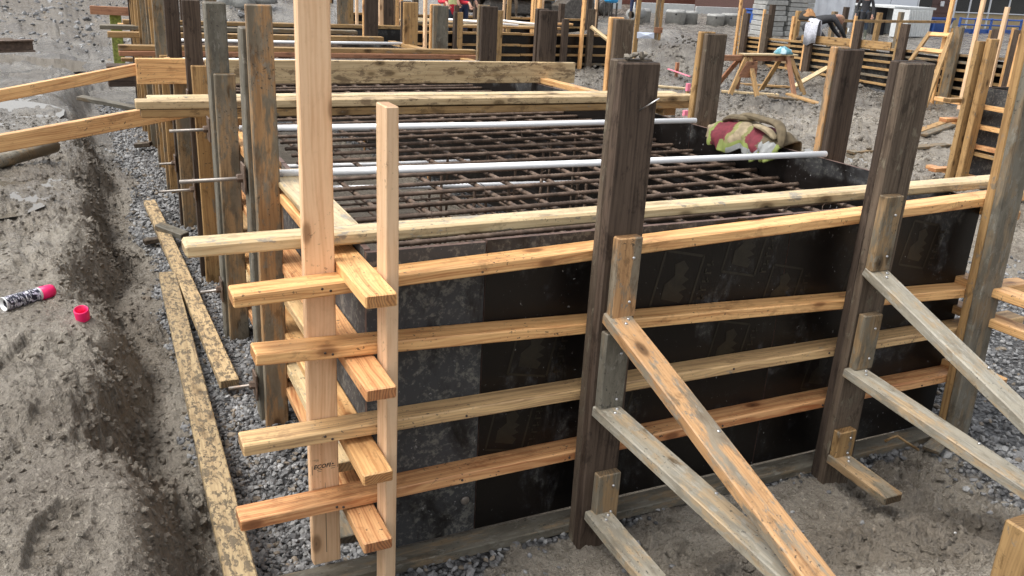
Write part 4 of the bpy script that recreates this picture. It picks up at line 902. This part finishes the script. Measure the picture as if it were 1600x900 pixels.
for s, k in (('L', -1), ('R', 1)): cr.update({'shoulder' + s: ((.19*k, .18, .53), .065), 'elbow' + s: ((.23*k, .36, .30), .05), 'wrist' + s: ((.15*k, .52, .12), .035), 'hand' + s: ((.11*k, .58, .07), (.04, .022)), 'hip' + s: ((.1*k, -.30, .32), .11), 'knee' + s: ((.17*k, .06, .10), .08), 'ankle' + s: ((.14*k, -.34, .09), .055), 'toe' + s: ((.14*k, -.46, .04), .042)})
zc_ = dict(zs); zc_['chest'] = lambda t, c: 5 if .55 < t < .8 else 0
person((13.85, 12.75, .66), math.radians(-112), cr, zc_, [BLK, BLK, BOOT, SKIN, HAT, plain('yellow_hi_vis_band', (.75, .85, .10), .5)], 'person in black with a yellow stripe kneeling bent over the far right form', 1.0)
zr_ = dict(zs); zr_['chest'] = lambda t, c: 5 if abs(abs(c.x) - abs(c.z - 1.2)*.9) < .03 else 0; zr_['waist'] = lambda t, c: 5 if .25 < t < .6 else 0
YB = plain('yellow_green_stripe', (.62, .66, .30), .5)
person((6.62, 16.2, -.05), math.radians(185), stand(.25), zr_, [REDV, JEAN, BOOT, SKIN, HAT, YB], 'person in a red vest with crossed yellow stripes behind the low far form')
person((5.75, 17.4, .05), math.radians(140), stand(.2), zr_, [ORG, JEAN, BOOT, SKIN, HAT, YB], 'person in orange hi vis with yellow stripes at the top edge')
person((14.1, 29.0, 0), math.radians(170), stand(.1, .17), zs, [NAVY, BRN, BOOT, SKIN, HAT], 'person in brown trousers standing beyond the low far form')
person((7.15, 16.9, .10), math.radians(200), stand(.1), zs, [NAVY, NAVY, BOOT, SKIN, HAT], 'person in navy standing beside the red vested one')
person((18.6, 27.6, .1), math.radians(160), stand(.2), zr_, [NAVY, NAVY, BOOT, SKIN, HAT, YB], 'person in navy with yellow stripes beside the concrete rings')

# ------------------------------------------------------------------ yard in the background
def ring(x, y, r, h, label, hole=True):
    t = thing('concrete_ring', (x, y, hz(x, y)), label, 'concrete ring', 'precast concrete rings standing in a row')
    lathe('ring_wall', [(r*.78, .0), (r, 0), (r, h*.80), (r*1.03, h*.82), (r*1.03, h*.92), (r*.94, h*.93), (r*.94, h), (r*.78, h), (r*.78, h*.1)], CONC, t, (x, y, hz(x, y) - .03), None, 24)
    if hole: lathe('lifting_hole', [(0, .004), (.035, .004), (.04, -.004)], INK, t, (x - r*.55, y - r*.84, h*.62), V((-.55, -.84, 0)).to_track_quat('Z', 'Y').to_matrix(), 10)
ring(19.9, 29.0, .35, .62, 'concrete ring behind the slim stake, leftmost of the row', False)
ring(21.25, 28.6, .40, .62, 'tallest concrete ring of the row, with a worn collar'); ring(22.15, 28.9, .34, .52, 'darker concrete ring between the tallest and the pair', False)
ring(22.95, 28.2, .36, .52, 'concrete ring with a lifting hole, left of the pair'); ring(23.85, 28.4, .36, .50, 'concrete ring next to the light pole, rightmost of the row')
CP = thing('concrete_pipe', (19.4, 28.6, .4), 'short concrete pipe lying on its side with its dark mouth showing', 'concrete pipe')
lathe('pipe_wall', [(.14, 0), (.24, 0), (.24, .12), (.21, .14), (.21, .9), (.14, .9), (.14, 0)], CONC, CP, (18.75, 28.0, .32), V((.85, .5, .05)).to_track_quat('Z', 'Y').to_matrix(), 22)
ST = thing('stone_block_stack', (22.3, 23.3, 0), 'two tall stacks of grey concrete blocks beside the white sheeting', 'block stack')
random.seed(9)
for cx0, cx1 in ((21.2, 22.15), (22.3, 23.4)):
    z = .0
    for k in range(11):
        h = random.uniform(.14, .2); j = random.uniform(-.05, .05)
        box('stone_block', (cx0 + j, 23.2 + random.uniform(-.03, .03), z + .004), (cx1 + j, 23.9, z + h - .012), CONC, ST, .015, 2); z += h
TP = thing('plastic_sheet', (25.2, 24, 0), 'big white plastic sheet hanging behind the standing worker', 'plastic sheet')
vs, fs = [], []; n = 22
for i in range(n + 1):
    for k in range(9): vs.append((24.15 + 2.3*i/n, 24.3 + .06*math.sin(i*1.3 + k*.4) + .04*math.sin(i*2.9), .25 + .28*k + .05*math.sin(i*.7)))
for i in range(n):
    for k in range(8): fs.append((i*9 + k, i*9 + k + 9, i*9 + k + 10, i*9 + k + 1))
o = mesh_obj('sheet_cloth', vs, fs, plain('white_sheeting', (.70, .73, .78), .45, var=.1, scale=4), None, True); adopt(o, TP); o.modifiers.new('thickness', 'SOLIDIFY').thickness = .01
box('frame_post', (24.15, 24.4, 0), (24.25, 24.5, 2.4), 'tan', TP); box('frame_post', (26.3, 24.4, 0), (26.4, 24.5, 2.4), 'tan', TP)
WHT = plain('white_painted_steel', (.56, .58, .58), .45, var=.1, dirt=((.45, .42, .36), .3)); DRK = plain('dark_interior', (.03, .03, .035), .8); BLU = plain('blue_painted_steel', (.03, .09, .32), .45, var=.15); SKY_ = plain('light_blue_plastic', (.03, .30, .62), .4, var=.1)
CT = thing('site_container', (29.3, 24.5, 0), 'white ribbed site container with one dark open door', 'container')
box('back_wall', (28.3, 26.2, 0), (30.5, 26.3, 1.08), WHT, CT); box('roof', (28.25, 24.0, 1.08), (30.55, 26.3, 1.16), WHT, CT); box('side_wall', (30.4, 24.1, 0), (30.5, 26.2, 1.08), WHT, CT)
box('door', (29.05, 24.0, .03), (30.4, 24.05, 1.07), WHT, CT)
for i in range(9): box('rib', (29.1 + .145*i, 23.975, .06), (29.15 + .145*i, 24.0, 1.04), WHT, CT)
box('door', (28.22, 23.2, .03), (28.27, 24.0, 1.07), WHT, CT); box('interior_shade_panel', (28.3, 25.0, 0), (29.0, 25.05, 1.05), DRK, CT)  # dark sheet stands in for the shade inside the open door
for i, c in enumerate((CLOTH('green_bag', (.03, .12, .05)), CLOTH('red_bag', (.3, .04, .04)), CLOTH('white_bag', (.6, .6, .62)))): rag('bag', (28.45 + .22*i, 23.7 + .1*i, .0), .18, .16, .36 - .06*i, [c], lambda a, b: 0, ('green', 'dark red', 'white')[i] + ' bag lying in front of the open container door', 'bag', 14, 6, 3 + i)
BRK = plain('brown_cladding', (.085, .045, .038), .6, var=.2, scale=20); BEIGE = plain('beige_board', (.40, .31, .175), .7, var=.12); WIN = plain('dark_window_glass', (.012, .016, .02), .08, var=.3); GREYT = plain('pale_trim', (.58, .60, .63), .5, var=.05)
BD = thing('building', (40, 32, 0), 'modern brown clad building with a dark window band and beige panels', 'building')
box('wall', (30.5, 32.2, -.3), (56, 40, 6.0), BRK, BD, .02, 0)
for i in range(14):
    z = -.2 + .44*i
    for a, b in ((31.0, 38.6), (39.75, 41.3)): box('cladding_plank', (a, 32.12 - .002*(i % 2), z), (b, 32.19, z + .43), BRK, BD, .01, 0, axis=0)
for x0, x1 in ((38.7, 39.7), (41.45, 42.5), (42.56, 44.05), (44.11, 45.6), (45.66, 47.15), (47.21, 48.7), (48.76, 50.2)):
    box('window', (x0, 32.06, .82), (x1, 32.12, 2.2), WIN, BD, .01, 0); box('window_sill', (x0, 31.98, .74), (x1, 32.1, .80), GREYT, BD, .005, 0)
    box('beige_panel', (x0, 32.08, -.2), (x1, 32.13, .72), BEIGE, BD, .01, 0); box('mullion', (x0 - .055, 31.99, -.3), (x0 - .005, 32.14, 2.25), GREYT, BD, .004, 0)
    box('transom', (x0, 31.985, 2.2), (x1, 32.1, 2.32), GREYT, BD, .004, 0)
box('downpipe', (41.30, 31.97, -.3), (41.40, 32.11, 4), GREYT, BD, .01, 0); box('wall_lamp', (40.35, 31.95, 1.02), (40.5, 32.11, 1.28), GREYT, BD, .02, 0)
WRAP = NT('white_wall_wrap'); P = WRAP.n('TexCoord').outputs['Object']
vz = WRAP.n('TexVoronoi', Scale=.9); WRAP.put(vz.inputs['Vector'], P)
logo = WRAP.math('MULTIPLY', WRAP.math('SUBTRACT', 1.0, WRAP.step(vz.outputs['Distance'], .30, .34)), WRAP.step(WRAP.noise(P, 9.0, 3, .7), .47, .53))
WRAP.put(WRAP.b.inputs['Base Color'], WRAP.mix(logo, (.66, .70, .76), (.50, .06, .12))); WRAP.b.inputs['Roughness'].default_value = .5
for i, (x0, x1) in enumerate(((30.6, 33.2), (34.8, 36.7), (36.75, 38.6))):
    box('wall_wrap', (x0, 32.02, .45), (x1, 32.08, 4), WRAP.m, BD, .01, 0, axis=0)
HO = thing('hoarding', (29, 36, 0), 'low white hoarding band in front of the red brown block far back', 'hoarding'); box('hoarding_panel', (24.0, 36, -.2), (27.6, 36.1, .5), WHT, HO, .01, 0); box('hoarding_panel', (27.7, 36, -.2), (32, 36.1, .42), WHT, HO, .01, 0)
B2 = thing('building', (27, 46, 0), 'red brown block with dark windows at the top edge behind the concrete rings', 'building'); RBR = plain('red_brown_render', (.22, .085, .06), .7, var=.2)
box('wall', (22, 46, -.3), (41, 52, 7), RBR, B2, .02, 0)
for i in range(5): box('window', (27.5 + 2.9*i, 45.93, .55), (29.3 + 2.9*i, 45.99, 3), WIN, B2, .01, 0)
SK = thing('skip', (33, 27, 0), 'blue steel skip in front of the brown cladding', 'skip')
mesh_obj('skip_tub', [(x, y, z) for z, e in ((0, .18), (.62, 0)) for x, y in ((33.0 + e, 27.0 + e), (35.4 - e, 27.0 + e), (35.4 - e, 28.4 - e), (33.0 + e, 28.4 - e))], [(3, 2, 1, 0), (0, 1, 5, 4), (1, 2, 6, 5), (2, 3, 7, 6), (3, 0, 4, 7)], BLU); adopt(bpy.data.objects['skip_tub'], SK)
box('rim', (32.96, 26.95, .60), (35.44, 27.05, .68), BLU, SK); box('rim', (32.96, 28.35, .60), (35.44, 28.45, .68), BLU, SK); box('rib', (34.1, 26.98, .05), (34.2, 27.06, .6), BLU, SK)
RL = thing('guard_rail', (40, 27, 0), 'blue steel guard rail along the foot of the beige panelled building', 'guard rail')
for i in range(11): box('rail_post', (35.8 + 1.05*i, 27.0, 0), (35.9 + 1.05*i, 27.08, .72), BLU, RL, .01, 0)
for z in (.66, .40): tube('rail_bar', [(35.8, 27.04, z), (46.5, 27.04, z)], .035, BLU, RL, 8)
box('kick_board', (35.8, 27.09, .0), (46.4, 27.13, .22), BLU, RL, .01, 0)
BX = thing('storage_bin', (26.9, 30, 0), 'blue storage bin beside the light pole left of the block stacks', 'bin'); box('bin_body', (26.6, 30, 0), (27.5, 30.8, .55), BLU, BX, .03, 0); box('bin_lid', (26.55, 29.95, .552), (27.55, 30.85, .62), BLU, BX, .03, 0)
YEL = plain('yellow_machine_paint', (.62, .34, .03), .4, var=.15, dirt=((.2, .15, .1), .4)); DST = plain('worn_bucket_steel', (.12, .11, .10), .5, .5, var=.4)
EX = thing('excavator', (15.5, 30, 0), 'yellow excavator cut off by the top edge, its dark bucket lowered', 'excavator')
box('track', (13.6, 30.2, .0), (16.6, 30.7, .62), DST, EX, .2, 3); box('track', (13.6, 32.0, .0), (16.6, 32.5, .62), DST, EX, .2, 3); box('house', (13.7, 30.1, .66), (16.6, 32.6, 1.7), YEL, EX, .08, 2); box('cab', (14.9, 30.2, 1.72), (16.2, 31.4, 3.1), WIN, EX, .08, 2); box('counterweight', (13.2, 30.2, .7), (13.68, 32.5, 1.6), DST, EX, .1, 2)
board('boom', (16.3, 31.2, 1.5), (18.8, 30.6, 3.9), .45, .35, (0, 1, 0), YEL, EX, .05); board('stick', (18.8, 30.55, 4.0), (17.2, 29.3, 1.1), .32, .26, (0, 1, 0), YEL, EX, .04)
bv = []
for yy_ in (28.7, 29.7):
    for (x, z) in ((17.4, 1.1), (16.7, .95), (16.15, .5), (16.2, .12), (16.7, .0), (17.2, .1), (17.5, .45)): bv.append((x, yy_, z))
o = mesh_obj('bucket', bv, [(i, i + 1, i + 8, i + 7) for i in range(5)] + [tuple(range(7)), tuple(reversed(range(7, 14)))], DST); adopt(o, EX); o.modifiers.new('thickness', 'SOLIDIFY').thickness = .03
for i in range(4): box('tooth', (17.42, 28.75 + .25*i, .36), (17.62, 28.85 + .25*i, .44), DST, EX, .01, 0)
TC = thing('water_tank', (19.6, 31, 0), 'small bright blue tank on a stand at the top edge', 'tank')
box('tank_body', (19.55, 31, .62), (20.0, 31.5, 1.3), SKY_, TC, .06, 0); box('tank_lid', (19.5, 30.95, 1.302), (20.05, 31.55, 1.36), SKY_, TC, .02, 0)
for x in (19.58, 19.92): box('leg', (x, 31.02, -.1), (x + .06, 31.08, .618), DST, TC, .005, 0); box('leg', (x, 31.4, -.1), (x + .06, 31.46, .618), DST, TC, .005, 0)
VN = thing('parked_van', (18.5, 33, 0), 'white van parked far back behind the blue tank', 'van')
mesh_obj('body', [(x, y, z) for y in (33.0, 34.8) for (x, z) in ((16.8, .3), (21.4, .3), (21.4, 1.0), (20.9, 1.15), (20.3, 1.9), (16.8, 1.95))], [(0, 1, 2, 3, 4, 5), (11, 10, 9, 8, 7, 6)] + [(i, (i + 1) % 6 + 0, (i + 1) % 6 + 6, i + 6)[::-1] for i in range(6)], WHT); adopt(bpy.data.objects['body'], VN)
for x in (17.7, 20.5): lathe('wheel', [(0, .12), (.2, .12), (.33, .1), (.33, -.1), (0, -.1)], DST, VN, (x, 32.98, .33), V((0, -1, 0)).to_track_quat('Z', 'Y').to_matrix(), 18)
box('side_window', (19.0, 32.97, 1.15), (20.2, 32.995, 1.75), WIN, VN, .01, 0)
# far left: mossy stake, steel beam, crate
MOSS = plain('mossy_wood', (.22, .24, .045), .8, var=.5, scale=30, dirt=((.08, .07, .04), .8))
box('mossy_stake', (-.245, 12.46, .0), (-.09, 12.54, .925), MOSS, None, .005, label='short mossy green stake under the reddish plank at the far corner', cat='stake')
SB = thing('steel_beam', (-2.4, 11.6, .4), 'dark rusty steel beam lying on the mud at the left edge', 'steel beam')
a, b = V((-3.6, 11.2, .47)), V((-1.28, 12.0, .50))
board('flange', a + V((0, 0, .07)), b + V((0, 0, .07)), .16, .022, UP, RUST, SB); board('flange', a - V((0, 0, .07)), b - V((0, 0, .07)), .16, .022, UP, RUST, SB); board('web', a, b, .118, .016, (0, 1, 0), RUST, SB)
loose('plank', (-3.4, 12.6, .42), (-1.6, 13.2, .46), .2, .05, UP, 'darkmud', 'dark plank lying behind the steel beam at the left edge')
box('crate', (-.42, 9.6, .25), (-.05, 9.9, .5), 'dark', None, .01, label='dark crate lying beside the mossy stake at the far corner', cat='crate')

# ------------------------------------------------------------------ more of the crowded far yard
random.seed(33)
E_ = thing('formwork_wall', (9, 19.5, 0), 'third low form glimpsed between the posts behind the heaped boards', 'formwork')
panel('plywood_panel', (5.2, 19.5), (8.6, 19.5), 0, .62, BK, PLY, E_); panel('plywood_panel', (8.604, 19.5), (12.0, 19.5), 0, .62, BK, PLY, E_)
for z in (.60, .40, .20): board('waler', (5.0, 19.44, z), (12.1, 19.44, z), .10, .05, UP, 'tan', E_)
for i in range(9): box('post', (5.2 + .82*i, 19.25, -.1), (5.33 + .82*i, 19.38, random.uniform(.95, 1.35)), random.choice(('dark', 'tan', 'darkmud', 'fir')), E_)
ORD = ('leftmost', 'second from the left', 'third from the left', 'fourth from the left', 'fifth from the left', 'sixth from the left', 'seventh from the left', 'eighth from the left', 'ninth from the left', 'rightmost')
spots = sorted(((random.uniform(3.2, 11.5), random.uniform(14.2, 18.6), random.uniform(.9, 2.2)) for i in range(10)), key=lambda q: (q[0] + .7)/(q[1] + 2.4))
for i, (x, y, h) in enumerate(spots):
    m = ('spruce', 'tan', 'fir', 'dark')[i % 4]
    box('timber_stake', (x, y, -.1), (x + (.05, .10)[i % 2], y + .05, h), m, None, .004, 1, ('pale', 'tan', 'yellow', 'dark')[i % 4] + ' stake, ' + ORD[i] + ' of the stakes behind the low far form', 'stake', 'stakes in the yard behind the low far form')
for i in range(6):
    x, y = 13.9 + .75*i, 14.6 + random.uniform(-.6, .6)
    box('timber_stake', (x, y, -.1), (x + .12, y + .10, random.uniform(1.0, 1.4)), ('dark', 'tan', 'greytan')[i % 3], None, .005, 1, ('dark', 'tan', 'grey brown')[i % 3] + ' short post, ' + (ORD[:5] + ('rightmost',))[i] + ' of those behind the far right form', 'post', 'short posts behind the far right form')
CB = thing('timber_crate', (6.3, 29, 0), 'slatted timber crate at the top edge between the left posts and the people', 'crate')
for i in range(7): box('slat', (5.9 + .2*i, 28.95, .12), (6.07 + .2*i, 29.0, .95), 'tan', CB, .005, 1)
box('crate_base', (5.85, 29.0, .0), (7.35, 30.2, .12), 'tan', CB); box('crate_back', (5.85, 29.02, .121), (7.35, 30.2, .9), 'dark', CB)
for i, (x, y, r) in enumerate(((2.6, 25.5, .8), (3.9, 25.0, .7), (3.3, 24.4, .6))):
    z = hz(x, y); rag('tarpaulin', (x, y, z - .05), r, r*.7, .42, [CLOTH('grey_tarpaulin', (.19, .19, .175))], lambda a, b: 0, ('left', 'right', 'front')[i] + ' grey lumpy tarpaulin covered heap behind the tall stained post', 'tarpaulin', 26, 9, 11 + i)
